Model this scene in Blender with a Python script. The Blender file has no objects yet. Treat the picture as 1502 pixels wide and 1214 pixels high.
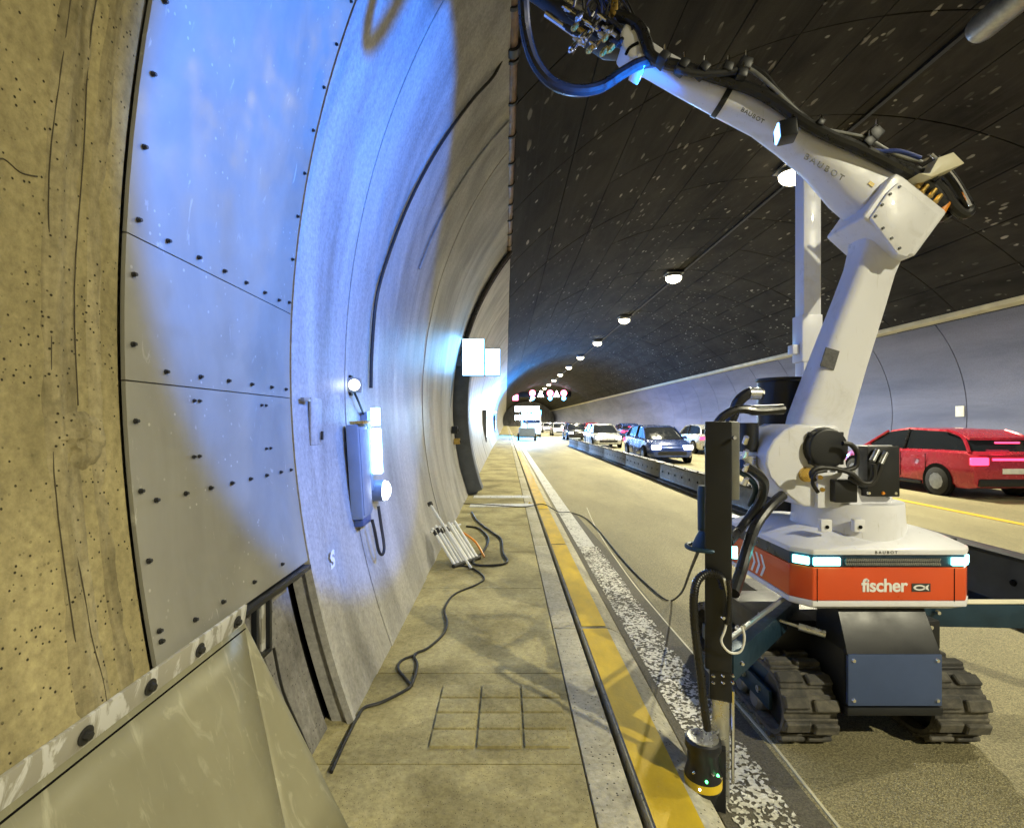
import bpy, bmesh, math, random
from mathutils import Vector, Matrix, noise
random.seed(7)
R = math.radians
SC = bpy.context.scene
COL = SC.collection

# ------------------------------------------------------------------ camera, world, exposure
CAMZ, F, U0, V0 = 1.62, 750.0, 742.0, 618.0          # metres above road; focal length and vanishing point in photo pixels
cam = bpy.data.cameras.new('camera'); camo = bpy.data.objects.new('camera', cam); COL.objects.link(camo)
camo.location = (0, 0, CAMZ); camo.rotation_euler = (R(90), 0, 0)
cam.sensor_width = 36; cam.lens = 36 * F / 1502
cam.shift_x = (751 - U0) / 1502; cam.shift_y = (V0 - 607) / 1502
cam.clip_start = 0.05; cam.clip_end = 1500
SC.camera = camo
W = bpy.data.worlds.new('World'); SC.world = W; W.use_nodes = True
bg = W.node_tree.nodes['Background']; bg.inputs[0].default_value = (.25, .35, .6, 1); bg.inputs[1].default_value = .01
SC.view_settings.view_transform = 'Standard'; SC.view_settings.look = 'None'
SC.view_settings.exposure = 0.0; SC.view_settings.gamma = 1
SC.render.engine = 'CYCLES'
SC.cycles.use_denoising = True
SC.cycles.max_bounces = 6; SC.cycles.diffuse_bounces = 2; SC.cycles.glossy_bounces = 3
SC.cycles.sample_clamp_indirect = 4.0
SC.cycles.use_adaptive_sampling = True; SC.cycles.adaptive_threshold = .04
LAMP_POWER = 2600.0
BLUE_POWER = 860.0
WARM = (1.0, .93, .66)

def PX(u, v, d): return Vector(((u - U0) * d / F, d, CAMZ - (v - V0) * d / F))
def PG(u, v, z=0.0):
    d = F * (CAMZ - z) / (v - V0); return Vector(((u - U0) * d / F, d, z))

# ------------------------------------------------------------------ materials
MATS = {}
def newmat(name):
    m = bpy.data.materials.new(name); m.use_nodes = True
    nt = m.node_tree; b = nt.nodes['Principled BSDF']; MATS[name] = m
    return m, nt, b
def N(nt, t, **kw):
    n = nt.nodes.new(t)
    for k, v in kw.items(): setattr(n, k, v)
    return n
def ramp(nt, fac, stops):
    r = N(nt, 'ShaderNodeValToRGB'); e = r.color_ramp.elements
    while len(e) < len(stops): e.new(.5)
    for i, (p, c) in enumerate(stops):
        e[i].position = p; e[i].color = (*c, 1) if len(c) == 3 else c
    nt.links.new(fac, r.inputs[0]); return r.outputs[0]
def pos(nt, scale=(1, 1, 1)):
    g = N(nt, 'ShaderNodeNewGeometry'); m = N(nt, 'ShaderNodeMapping'); m.inputs['Scale'].default_value = scale
    nt.links.new(g.outputs['Position'], m.inputs[0]); return m.outputs[0]
def noi(nt, vec, s, d=4, r=.55, dist=0):
    n = N(nt, 'ShaderNodeTexNoise'); n.inputs['Scale'].default_value = s; n.inputs['Detail'].default_value = d
    n.inputs['Roughness'].default_value = r; n.inputs['Distortion'].default_value = dist
    nt.links.new(vec, n.inputs[0]); return n.outputs[0]
def vor(nt, vec, s, out='Distance'):
    n = N(nt, 'ShaderNodeTexVoronoi'); n.inputs['Scale'].default_value = s
    nt.links.new(vec, n.inputs[0]); return n.outputs[out]
def mix(nt, fac, a, b, mode='MIX'):
    n = N(nt, 'ShaderNodeMix', data_type='RGBA', blend_type=mode)
    if isinstance(fac, (int, float)): n.inputs[0].default_value = fac
    else: nt.links.new(fac, n.inputs[0])
    for i, x in ((6, a), (7, b)):
        if isinstance(x, tuple): n.inputs[i].default_value = (*x, 1)
        else: nt.links.new(x, n.inputs[i])
    return n.outputs[2]
def math_(nt, op, a, b=0.0):
    n = N(nt, 'ShaderNodeMath', operation=op)
    for i, x in ((0, a), (1, b)):
        if isinstance(x, (int, float)): n.inputs[i].default_value = x
        else: nt.links.new(x, n.inputs[i])
    return n.outputs[0]
def bump(nt, b, h, strength=.3, dist=.01):
    n = N(nt, 'ShaderNodeBump'); n.inputs['Strength'].default_value = strength; n.inputs['Distance'].default_value = dist
    nt.links.new(h, n.inputs['Height']); nt.links.new(n.outputs[0], b.inputs['Normal'])
BW = lambda v: (v, v, v)

def plain(name, col, rough=.5, metal=0, var=.12, vs=9, emit=None, es=0, coat=0, bmp=0):
    m, nt, b = newmat(name)
    n = noi(nt, pos(nt), vs, 5)
    c = ramp(nt, n, [(.3, tuple(x * (1 - var) for x in col)), (.7, tuple(min(1, x * (1 + var)) for x in col))])
    nt.links.new(c, b.inputs['Base Color'])
    rr = ramp(nt, noi(nt, pos(nt), vs * 3, 3), [(.3, BW(max(.03, rough - .08))), (.7, BW(min(1, rough + .1)))])
    nt.links.new(rr, b.inputs['Roughness'])
    b.inputs['Metallic'].default_value = metal; b.inputs['Coat Weight'].default_value = coat
    if emit: b.inputs['Emission Color'].default_value = (*emit, 1); b.inputs['Emission Strength'].default_value = es
    if bmp: bump(nt, b, noi(nt, pos(nt), vs * 12, 4), bmp, .003)
    if emit and name not in ('sign_light', 'led_teal', 'tube_light', 'spot_lens', 'glare_blue'): m.cycles.emission_sampling = 'NONE'
    return m

def concrete(name, col, dark, pits=True, streak=(1, 1, 1), scale=1.6, rough=.9, pitscale=55, contrast=(.32, .68), spec=.3):
    m, nt, b = newmat(name)
    p = pos(nt); ps = pos(nt, streak)
    n1 = noi(nt, ps, scale, 5, .62, .4)
    c = ramp(nt, n1, [(contrast[0], dark), (contrast[1], col)])
    n2 = noi(nt, p, 38, 4, .7)
    c = mix(nt, .55, c, ramp(nt, n2, [(.25, BW(.25)), (.75, BW(.85))]), 'OVERLAY')
    h = noi(nt, p, 60, 4, .7)
    if pits:
        v = vor(nt, p, pitscale); sel = noi(nt, p, 6, 3)
        thr = ramp(nt, v, [(.13, BW(0)), (.20, BW(1))])
        gate = ramp(nt, sel, [(.36, BW(1)), (.46, BW(0))])
        vc = N(nt, 'ShaderNodeSeparateColor'); nt.links.new(vor(nt, p, pitscale, 'Color'), vc.inputs[0])
        gate = math_(nt, 'MAXIMUM', gate, ramp(nt, vc.outputs[0], [(.25, BW(1)), (.40, BW(0))]))
        f = math_(nt, 'MAXIMUM', thr, gate)
        c = mix(nt, f, tuple(x * .18 for x in dark), c)
        h = math_(nt, 'ADD', h, math_(nt, 'MULTIPLY', f, 2.0))
    nt.links.new(c, b.inputs['Base Color'])
    b.inputs['Roughness'].default_value = rough; b.inputs['Specular IOR Level'].default_value = spec
    bump(nt, b, h, .35, .006)
    return m

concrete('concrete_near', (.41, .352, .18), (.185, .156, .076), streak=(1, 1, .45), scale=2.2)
concrete('concrete_patch', (.33, .285, .16), (.16, .135, .07), streak=(1, 2.5, .3), scale=5, contrast=(.38, .62))
concrete('concrete_wall', (.40, .39, .37), (.17, .165, .155), pits=False, streak=(1, 1.5, .28), scale=1.6, rough=.42, spec=.5, contrast=(.30, .66))
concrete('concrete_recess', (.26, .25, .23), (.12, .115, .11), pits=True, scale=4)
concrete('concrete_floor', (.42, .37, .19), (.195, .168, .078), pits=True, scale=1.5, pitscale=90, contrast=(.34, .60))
concrete('kerb_concrete', (.50, .47, .36), (.34, .315, .23), pits=True, scale=2.6, pitscale=40)
concrete('right_wall', (.17, .18, .27), (.085, .095, .16), pits=False, streak=(1, .25, 1.5), scale=.5, rough=.55, spec=.5)  # lavender cast of the traffic's light is mixed into this base colour

def ceiling_mat():
    m, nt, b = newmat('dark_ceiling')
    p = pos(nt)
    c = ramp(nt, noi(nt, pos(nt, (1, .35, 1)), 1.1, 7, .65, .5), [(.3, (.014, .013, .012)), (.72, (.048, .045, .040))])
    st = ramp(nt, noi(nt, pos(nt, (9, .22, 9)), 1.0, 4, .6), [(.55, BW(0)), (.72, BW(.55))])
    c = mix(nt, st, c, (.045, .043, .042))
    k = None
    for sc, thr, sel, seed in (((3.0, 1.1, 3.0), .265, .35, 0), ((2.4, 2.6, 2.4), .225, .45, 7.3)):
        mp = N(nt, 'ShaderNodeMapping'); mp.inputs['Scale'].default_value = sc; mp.inputs['Location'].default_value = (seed, seed, seed); mp.inputs['Rotation'].default_value = (0, 0, seed * .08)
        nt.links.new(p, mp.inputs[0])
        wob = noi(nt, p, 7, 3)
        v = N(nt, 'ShaderNodeTexVoronoi'); v.inputs['Scale'].default_value = 1.5
        nt.links.new(mix(nt, .25, mp.outputs[0], noi(nt, p, 2.2, 2), 'ADD'), v.inputs[0])
        d = math_(nt, 'ADD', v.outputs['Distance'], math_(nt, 'MULTIPLY', wob, .22))
        f = ramp(nt, d, [(thr, BW(1)), (thr + .07, BW(0))])
        sep = N(nt, 'ShaderNodeSeparateColor'); nt.links.new(v.outputs['Color'], sep.inputs[0])
        g = math_(nt, 'MULTIPLY', ramp(nt, sep.outputs[0], [(sel, BW(0)), (sel + .03, BW(1))]), sep.outputs[1])
        q = math_(nt, 'MULTIPLY', f, g)
        k = q if k is None else math_(nt, 'MAXIMUM', k, q)
    g2 = ramp(nt, noi(nt, p, .55, 2), [(.40, BW(.12)), (.56, BW(1))])
    k = math_(nt, 'MULTIPLY', k, g2)
    c = mix(nt, k, c, (.36, .345, .31))
    nt.links.new(c, b.inputs['Base Color']); b.inputs['Roughness'].default_value = .8; b.inputs['Specular IOR Level'].default_value = .12
    bump(nt, b, noi(nt, p, 30, 6, .7), .4, .01)
ceiling_mat()

def asphalt():
    m, nt, b = newmat('asphalt')
    p = pos(nt)
    big = ramp(nt, noi(nt, pos(nt, (1, .3, 1)), .9, 5, .6), [(.3, (.19, .17, .092)), (.7, (.34, .30, .168))])
    v = vor(nt, p, 190, 'Color'); sep = N(nt, 'ShaderNodeSeparateColor'); nt.links.new(v, sep.inputs[0])
    c = mix(nt, .6, big, ramp(nt, sep.outputs[0], [(.0, BW(.10)), (.5, BW(.45)), (1, BW(.92))]), 'OVERLAY')
    nt.links.new(c, b.inputs['Base Color']); b.inputs['Roughness'].default_value = .7
    bump(nt, b, vor(nt, p, 150), .6, .006)
asphalt()
def dark_asphalt():
    m, nt, b = newmat('asphalt_seam')
    p = pos(nt)
    c = mix(nt, .7, (.13, .118, .09), ramp(nt, noi(nt, p, 130, 3, .8), [(.3, BW(.05)), (.7, BW(.8))]), 'OVERLAY')
    nt.links.new(c, b.inputs['Base Color']); b.inputs['Roughness'].default_value = .8
    bump(nt, b, noi(nt, p, 120, 4), .5, .006)
dark_asphalt()
def worn_paint(name, col, lo, hi, scale=34):
    m, nt, b = newmat(name)
    p = pos(nt, (1, .8, 1))
    n = noi(nt, p, scale, 5, .75)
    n0 = noi(nt, pos(nt), 2.0, 3)
    f = ramp(nt, math_(nt, 'ADD', n, math_(nt, 'MULTIPLY', math_(nt, 'SUBTRACT', n0, .5), .25)), [(lo, BW(0)), (hi, BW(1))])
    c = mix(nt, noi(nt, p, 12, 4), tuple(x * .75 for x in col), col)
    nt.links.new(c, b.inputs['Base Color']); b.inputs['Roughness'].default_value = .6
    nt.links.new(f, b.inputs['Alpha'])
    bump(nt, b, n, .4, .004)
def flakes(name, xc, hw):
    m, nt, b = newmat(name)
    p = pos(nt); sx = N(nt, 'ShaderNodeSeparateXYZ'); nt.links.new(p, sx.inputs[0])
    wv = mix(nt, .02, p, noi(nt, p, 60, 2), 'ADD')
    vc = N(nt, 'ShaderNodeSeparateColor'); nt.links.new(vor(nt, wv, 62, 'Color'), vc.inputs[0])
    e = math_(nt, 'DIVIDE', math_(nt, 'ABSOLUTE', math_(nt, 'SUBTRACT', sx.outputs[0], xc)), hw)
    e = math_(nt, 'MULTIPLY', math_(nt, 'POWER', e, 3.0), .45)
    big = math_(nt, 'MULTIPLY', math_(nt, 'SUBTRACT', noi(nt, p, 3.2, 4, .6), .5), 1.5)
    v = math_(nt, 'SUBTRACT', math_(nt, 'ADD', vc.outputs[0], big), e)
    f = ramp(nt, v, [(.40, BW(0)), (.46, BW(1))])
    nt.links.new(mix(nt, vc.outputs[1], (.52, .50, .42), (.84, .82, .74)), b.inputs['Base Color']); b.inputs['Roughness'].default_value = .55
    nt.links.new(f, b.inputs['Alpha'])
    bump(nt, b, vor(nt, wv, 62), .5, .005)
flakes('worn_white_paint', 1.04, .16)
worn_paint('solid_white_paint', (.72, .71, .66), .38, .45)
worn_paint('yellow_dash_paint', (.75, .50, .03), .25, .33)
def yellow_kerb():
    m, nt, b = newmat('yellow_kerb_paint')
    p = pos(nt)
    c = ramp(nt, noi(nt, pos(nt, (1, .5, 1)), 5, 6, .65), [(.3, (.46, .31, .012)), (.65, (.72, .49, .016))])
    f = ramp(nt, noi(nt, p, 16, 6, .7), [(.66, BW(0)), (.72, BW(1))])
    c = mix(nt, f, c, (.33, .28, .16))
    nt.links.new(c, b.inputs['Base Color']); b.inputs['Roughness'].default_value = .6
    bump(nt, b, noi(nt, p, 70, 6), .3, .004)
yellow_kerb()
def sheet(name, col, stain, metal=.55, rough=.42, amount=(.60, .68)):
    m, nt, b = newmat(name)
    p = pos(nt)
    c = ramp(nt, noi(nt, pos(nt, (1, 1, .6)), 1.8, 6, .6, .6), [(.3, tuple(x * .72 for x in col)), (.7, col)])
    f = ramp(nt, noi(nt, pos(nt, (1, 2.2, .8)), 6, 6, .62, 1.4), [(amount[0], BW(0)), (amount[1], BW(.75))])
    c = mix(nt, f, c, stain)
    v = vor(nt, p, 26); g = ramp(nt, noi(nt, p, 4, 2), [(.52, BW(0)), (.6, BW(.6))])
    f2 = math_(nt, 'MULTIPLY', ramp(nt, v, [(.10, BW(1)), (.15, BW(0))]), g)
    c = mix(nt, f2, c, stain)
    nt.links.new(c, b.inputs['Base Color']); b.inputs['Metallic'].default_value = metal
    rr = ramp(nt, noi(nt, pos(nt), 7, 5), [(.3, BW(rough - .08)), (.7, BW(rough + .2))])
    nt.links.new(rr, b.inputs['Roughness'])
    bump(nt, b, noi(nt, p, 2.5, 3), .25, .02)
sheet('steel_sheet', (.34, .33, .28), (.60, .58, .52), .2, .42, (.64, .72))
sheet('deflector_sheet', (.30, .282, .175), (.40, .378, .26), .15, .5, (.56, .68))
sheet('chipped_strip', (.42, .40, .33), (.70, .70, .68), .1, .5, (.50, .56))
plain('dark_bolt', (.05, .05, .05), .45, .6)
plain('joint_black', (.008, .008, .008), .95)
plain('crack_dark', (.07, .058, .035), .95)
MATS['joint_black'].node_tree.nodes['Principled BSDF'].inputs['Specular IOR Level'].default_value = .05
def grimy(name, col, grime, rough, coat, lo=.55, hi=.80, amt=.55):
    m, nt, b = newmat(name); p = pos(nt)
    f = math_(nt, 'MULTIPLY', ramp(nt, noi(nt, p, 4.5, 6, .7, .8), [(lo, BW(0)), (hi, BW(amt))]), ramp(nt, noi(nt, p, 40, 3), [(.3, BW(.4)), (.7, BW(1))]))
    sc = ramp(nt, noi(nt, pos(nt, (30, 30, 3)), 2.0, 3, .6), [(.66, BW(0)), (.72, BW(.35))])
    c = mix(nt, math_(nt, 'MAXIMUM', f, sc), col, grime)
    nt.links.new(c, b.inputs['Base Color'])
    nt.links.new(ramp(nt, noi(nt, p, 9, 4), [(.3, BW(rough - .06)), (.7, BW(rough + .16))]), b.inputs['Roughness'])
    b.inputs['Coat Weight'].default_value = coat
grimy('robot_white', (.78, .79, .86), (.42, .40, .35), .32, .2)
plain('robot_orange', (.72, .085, .018), .35, 0, .06, 3, coat=.3)
plain('band_navy', (.012, .035, .065), .3, 0, .1, 5)
plain('black_paint', (.010, .0115, .015), .40, .0, .2, 3)
plain('black_rubber', (.022, .022, .023), .6, 0, .3, 14, bmp=.3)
plain('hose_black', (.012, .012, .013), .32, 0, .2, 9)
plain('navy_steel', (.020, .050, .085), .4, .35, .25, 6)
plain('plate_blue', (.065, .10, .22), .38, .2, .08, 5)
plain('aluminium', (.62, .63, .64), .3, .9, .08, 12)
plain('chrome', (.80, .80, .80), .12, 1, .05, 12)
plain('brass', (.62, .42, .12), .3, .9, .15, 15)
plain('cable_black', (.015, .014, .013), .5)
plain('letter_white', (.85, .85, .85), .5, 0, .02)
plain('letter_dark', (.05, .05, .05), .5, 0, .02)
plain('grey_label', (.09, .09, .10), .6, 0, .4, 60)
plain('yellow_plastic', (.75, .52, .02), .4, 0, .06, 8)
plain('orange_plastic', (.80, .28, .02), .4)
plain('blue_hose', (.03, .06, .30), .35)
plain('conduit_brown', (.17, .11, .08), .45, .3, .3, 8)
plain('cabinet_grey', (.20, .25, .34), .4, .1, .1, 5)
plain('tray_grey', (.09, .10, .12), .5, .2, .2, 5)
plain('white_tube', (.78, .78, .75), .4, 0, .06, 9)
plain('barrier_steel', (.032, .037, .05), .45, .4, .3, 4)
plain('galvanised', (.30, .31, .32), .4, .6, .25, 8)
plain('ledge_paint', (.62, .58, .42), .5, 0, .15, 2)
grimy('track_rubber', (.045, .044, .043), (.26, .235, .18), .8, 0, .40, .70, .8)
plain('cloth_white_box', (.7, .7, .7), .6)
plain('lens_warm', (1, .9, .7), .3, emit=(1, .90, .62), es=14)
plain('led_teal', (.5, 1, 1), .3, emit=(.22, 1, .93), es=7)
plain('sign_light', (.8, .9, 1), .4, emit=(.16, .50, 1.0), es=15)
plain('tube_light', (.8, .9, 1), .4, emit=(.26, .58, 1.0), es=12)
plain('spot_lens', (.9, .95, 1), .3, emit=(.8, .9, 1), es=8)
plain('blue_lens', (.3, .5, 1), .3, emit=(.2, .45, 1), es=5)
plain('glare_blue', (.1, .4, 1), .3, emit=(.10, .55, 1), es=70)
plain('glare_glass', (1, 1, 1), .2, emit=(.70, .88, 1), es=60)
plain('headlight', (1, 1, 1), .2, emit=(.92, .95, 1), es=14)
plain('taillight', (.6, .02, .05), .2, emit=(1, .04, .12), es=5)
plain('signal_red', (1, .1, .1), .3, emit=(1, .12, .25), es=12)
plain('signal_white', (1, 1, 1), .3, emit=(1, .95, 1), es=14)
plain('signal_blue', (.1, .5, 1), .3, emit=(.1, .5, 1), es=14)
plain('green_led', (.1, 1, .3), .3, emit=(.1, 1, .25), es=6)
plain('car_red', (.42, .02, .045), .25, .2, .04, 2, coat=.7)
plain('car_silver', (.50, .51, .53), .28, .5, .04, 2, coat=.7)
plain('car_white', (.75, .75, .75), .3, 0, .04, 2, coat=.7)
plain('car_blue', (.03, .06, .22), .25, .3, .04, 2, coat=.7)
plain('car_black', (.02, .02, .024), .25, .2, .04, 2, coat=.7)
plain('car_glass', (.015, .018, .024), .06, 0, .02, 2)
plain('tyre', (.02, .02, .02), .8)
plain('plate_white', (.75, .75, .72), .5)

# ------------------------------------------------------------------ mesh helpers
class MB:
    def __init__(s): s.v = []; s.f = []
    def add(s, vs, fs):
        o = len(s.v); s.v += [tuple(x) for x in vs]; s.f += [tuple(i + o for i in f) for f in fs]; return s
    def box(s, c, d, rot=None):
        h = Vector(d) / 2; vs = []
        for z in (-1, 1):
            for x, y in ((-1, -1), (1, -1), (1, 1), (-1, 1)):
                p = Vector((x * h.x, y * h.y, z * h.z))
                if rot is not None: p = rot @ p
                vs.append(p + Vector(c))
        return s.add(vs, [(3, 2, 1, 0), (4, 5, 6, 7), (0, 1, 5, 4), (1, 2, 6, 5), (2, 3, 7, 6), (3, 0, 4, 7)])
    def ring(s, rings, cap=True, closed=False):
        n = len(rings[0]); vs = [p for r in rings for p in r]; fs = []
        m = len(rings)
        for i in range(m if closed else m - 1):
            a, b = i * n, ((i + 1) % m) * n
            for j in range(n):
                k = (j + 1) % n; fs.append((a + j, a + k, b + k, b + j))
        if cap and not closed:
            fs.append(tuple(reversed(range(n)))); fs.append(tuple(range((m - 1) * n, m * n)))
        return s.add(vs, fs)
    def cyl(s, p0, p1, r0, r1=None, n=20):
        r1 = r0 if r1 is None else r1
        return s.lathe(p0, p1, [(0, r0), (1, r1)], n)
    def lathe(s, p0, p1, prof, n=20):
        p0, p1 = Vector(p0), Vector(p1); ax = p1 - p0
        q = ax.to_track_quat('Z', 'Y'); rr = []
        for t, r in prof:
            rr.append([p0 + ax * t + q @ Vector((r * math.cos(2 * math.pi * i / n), r * math.sin(2 * math.pi * i / n), 0)) for i in range(n)])
        return s.ring(rr)
    def tube(s, pts, r, n=10, sub=6, ribs=0):
        P = [Vector(p) for p in pts]
        if sub > 1 and len(P) > 2:
            Q = []
            for i in range(len(P) - 1):
                a, b, c, d = P[max(i - 1, 0)], P[i], P[i + 1], P[min(i + 2, len(P) - 1)]
                for k in range(sub):
                    t = k / sub
                    Q.append(.5 * ((2 * b) + (c - a) * t + (2 * a - 5 * b + 4 * c - d) * t * t + (3 * b - a - 3 * c + d) * t ** 3))
            Q.append(P[-1]); P = Q
        rr = []; up = None
        for i, p in enumerate(P):
            t = (P[min(i + 1, len(P) - 1)] - P[max(i - 1, 0)])
            if t.length < 1e-9: t = Vector((0, 0, 1))
            t.normalize()
            if up is None:
                up = Vector((0, 1, 0)) if abs(t.y) < .9 else Vector((1, 0, 0))
            up = (up - t * up.dot(t)); up.normalize(); bn = t.cross(up)
            rad = r * (1.14 if ribs and i % 2 else 1)
            rr.append([p + (up * math.cos(2 * math.pi * j / n) + bn * math.sin(2 * math.pi * j / n)) * rad for j in range(n)])
        return s.ring(rr)
    def prism(s, pts, y0, y1):           # outline in x,z extruded along y
        a = 0
        for i in range(len(pts)):
            x0, z0 = pts[i]; x1, z1 = pts[(i + 1) % len(pts)]; a += x0 * z1 - x1 * z0
        if a < 0: pts = pts[::-1]
        n = len(pts); vs = [(x, y0, z) for x, z in pts] + [(x, y1, z) for x, z in pts]
        fs = [tuple(range(n)), tuple(reversed(range(n, 2 * n)))] + [(i, i + n, (i + 1) % n + n, (i + 1) % n) for i in range(n)]
        return s.add(vs, fs)
    def loft(s, secs, n=28, e=3.2):      # secs: (centre, half width in plane, half depth along y, in-plane direction)
        rr = []
        for c, hw, hd, d in secs:
            c = Vector(c); d = Vector(d).normalized(); nrm = Vector((d.z, 0, -d.x)); r = []
            for i in range(n):
                a = 2 * math.pi * i / n; ca, sa = math.cos(a), math.sin(a)
                x = math.copysign(abs(ca) ** (2 / e), ca) * hw; y = math.copysign(abs(sa) ** (2 / e), sa) * hd
                r.append(c + nrm * x + Vector((0, 1, 0)) * y)
            rr.append(r)
        return s.ring(rr)
    def mesh(s, name, mat, bevel=0, seg=2, smooth=None, fix=True):
        me = bpy.data.meshes.new(name); me.from_pydata(s.v, [], s.f)
        if fix or bevel:
            bm = bmesh.new(); bm.from_mesh(me)
            if fix: bmesh.ops.recalc_face_normals(bm, faces=bm.faces)
            if bevel:
                es = [e for e in bm.edges if len(e.link_faces) == 2 and e.calc_face_angle(0) > R(28)]
                bmesh.ops.bevel(bm, geom=es, offset=bevel, segments=seg, affect='EDGES', profile=.6, clamp_overlap=True)
            bm.to_mesh(me); bm.free()
        if smooth is not None:
            for p in me.polygons: p.use_smooth = True
            me.set_sharp_from_angle(angle=R(smooth))
        me.materials.append(MATS[mat]); return me
    def build(s, name, mat, parent=None, bevel=0, seg=2, smooth=35, fix=True):
        return link(name, s.mesh(name, mat, bevel, seg, smooth, fix), parent)

def link(name, data, parent=None, loc=None):
    o = bpy.data.objects.new(name, data); COL.objects.link(o)
    if parent is not None: o.parent = parent
    if loc is not None: o.location = loc
    return o
def tag(o, label, cat, group=None):
    o['label'] = label; o['category'] = cat
    if group: o['group'] = group
    return o
def thing(name, label, cat, group=None, loc=(0, 0, 0)):
    o = bpy.data.objects.new(name, None); COL.objects.link(o); o.location = loc; o.empty_display_size = .1
    return tag(o, label, cat, group)
def struct(o): o['kind'] = 'structure'; return o
def copy_tree(o, parent=None):
    c = o.copy(); COL.objects.link(c); c.parent = parent
    for ch in o.children: copy_tree(ch, c)
    return c
def text(name, body, size, mat, parent, loc, rot, bold=0.0, space=1.0, ext=.0006, squash=1.0):
    cu = bpy.data.curves.new(name, 'FONT'); cu.body = body; cu.size = size; cu.extrude = ext; cu.offset = bold; cu.space_character = space
    t = bpy.data.objects.new(name + '_src', cu); COL.objects.link(t)
    bpy.context.view_layer.update()
    me = bpy.data.meshes.new_from_object(t.evaluated_get(bpy.context.evaluated_depsgraph_get()))
    bpy.data.objects.remove(t); me.materials.clear(); me.materials.append(MATS[mat])
    if squash != 1: me.transform(Matrix.Diagonal((squash, 1, 1, 1)))
    o = link(name, me, parent, loc); o.rotation_euler = rot; return o

# ------------------------------------------------------------------ tunnel profile
XC = 8.0
LC = (4.12, 1.9); LR = 5.2
CC = (XC, -1.95); CR = math.hypot(7.9, 7.14)
WALK = .12
TH0 = math.asin((WALK - LC[1]) / LR); TH1 = math.asin((5.19 - LC[1]) / LR)
def lwall(th, off=0): return Vector((LC[0] - (LR - off) * math.cos(th), 0, LC[1] + (LR - off) * math.sin(th)))
def rwall(th, off=0): p = lwall(th, off); return Vector((2 * XC - p.x, 0, p.z))
def th_of(z): return math.asin((z - LC[1]) / LR)
def wx(z, off=0): return LC[0] - (LR - off) * math.cos(math.asin((z - LC[1]) / (LR - off)))
AH = math.asin(7.9 / CR)
def ceil(a, off=0): return Vector((CC[0] + (CR - off) * math.sin(a), 0, CC[1] + (CR - off) * math.cos(a)))
def shell(fn, a0, a1, y0, y1, na, ny, rim=.06, rough=0, off=0, seed=0):
    mb = MB(); g = []
    for j in range(ny + 1):
        y = y0 + (y1 - y0) * j / ny; row = []
        for i in range(na + 1):
            a = a0 + (a1 - a0) * i / na
            o = off
            if rough and 0 < i < na and 0 < j < ny: o += rough * noise.fractal(Vector((a * 14, y * 2.5, seed)), 1, 2, 4)
            p = fn(a, o); p.y = y; row.append(p)
        g.append(row)
    n = na + 1
    vs = [p for r in g for p in r]; fs = [(j * n + i, j * n + i + 1, (j + 1) * n + i + 1, (j + 1) * n + i) for j in range(ny) for i in range(na)]
    idx = [i for i in range(n)] + [j * n + na for j in range(1, ny + 1)] + [ny * n + i for i in range(na - 1, -1, -1)] + [j * n for j in range(ny - 1, 0, -1)]
    pa = []
    for k in idx:
        j, i = divmod(k, n); p = fn(a0 + (a1 - a0) * i / na, off - rim); p.y = y0 + (y1 - y0) * j / ny; pa.append(p)
    base = len(vs); m = len(idx)
    vs += pa; fs += [(idx[k], idx[(k + 1) % m], base + (k + 1) % m, base + k) for k in range(m)]
    return mb.add(vs, fs)

YB, YF = -14.0, 180.0
road = struct(MB().add([(.86, YB, 0), (2 * XC - .2, YB, 0), (2 * XC - .2, YF, 0), (.86, YF, 0)], [(0, 1, 2, 3)]).build('road', 'asphalt', fix=False, smooth=None))
# strip of older, darker asphalt between the worn line and the sealed seam
MB().add([(.88, YB, .004), (1.32, YB, .004), (1.30, 5.6, .004), (1.22, 9.0, .004), (.88, 9.0, .004)], [(0, 1, 2, 3, 4)]).build('asphalt_strip', 'asphalt_seam', road, fix=False, smooth=None)
MB().add([(.89, YB, .008), (1.19, YB, .008), (1.19, 6.6, .008), (.93, 6.6, .008)], [(0, 1, 2, 3)]).build('worn_edge_line', 'worn_white_paint', road, fix=False, smooth=None)
MB().add([(.93, 6.6, .0085), (1.15, 6.6, .0085), (1.12, 60, .0085), (.93, 60, .0085)], [(0, 1, 2, 3)]).build('edge_line', 'solid_white_paint', road, fix=False, smooth=None)
MB().tube([(1.34, 1.0, -.007), (1.33, 2.0, -.007), (1.34, 2.6, -.007), (1.32, 3.2, -.007), (1.29, 4.2, -.007), (1.28, 5.4, -.007), (1.36, 7.6, -.007), (1.52, 9.6, -.007)], .013, 6).build('sealed_seam', 'ledge_paint', road)
for i in range(14):
    y = 7.2 + i * 9.0 - (18 if i > 12 else 0)
    if i > 12: continue
    MB().add([(8.05, y, .006), (8.22, y, .006), (8.22, y + 3.6, .006), (8.05, y + 3.6, .006)], [(0, 1, 2, 3)]).build('lane_dash', 'yellow_dash_paint', road, fix=False, smooth=None)
MB().add([(11.9, YB, .006), (12.05, YB, .006), (12.05, YF, .006), (11.9, YF, .006)], [(0, 1, 2, 3)]).build('lane_line', 'solid_white_paint', road, fix=False, smooth=None)

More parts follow.
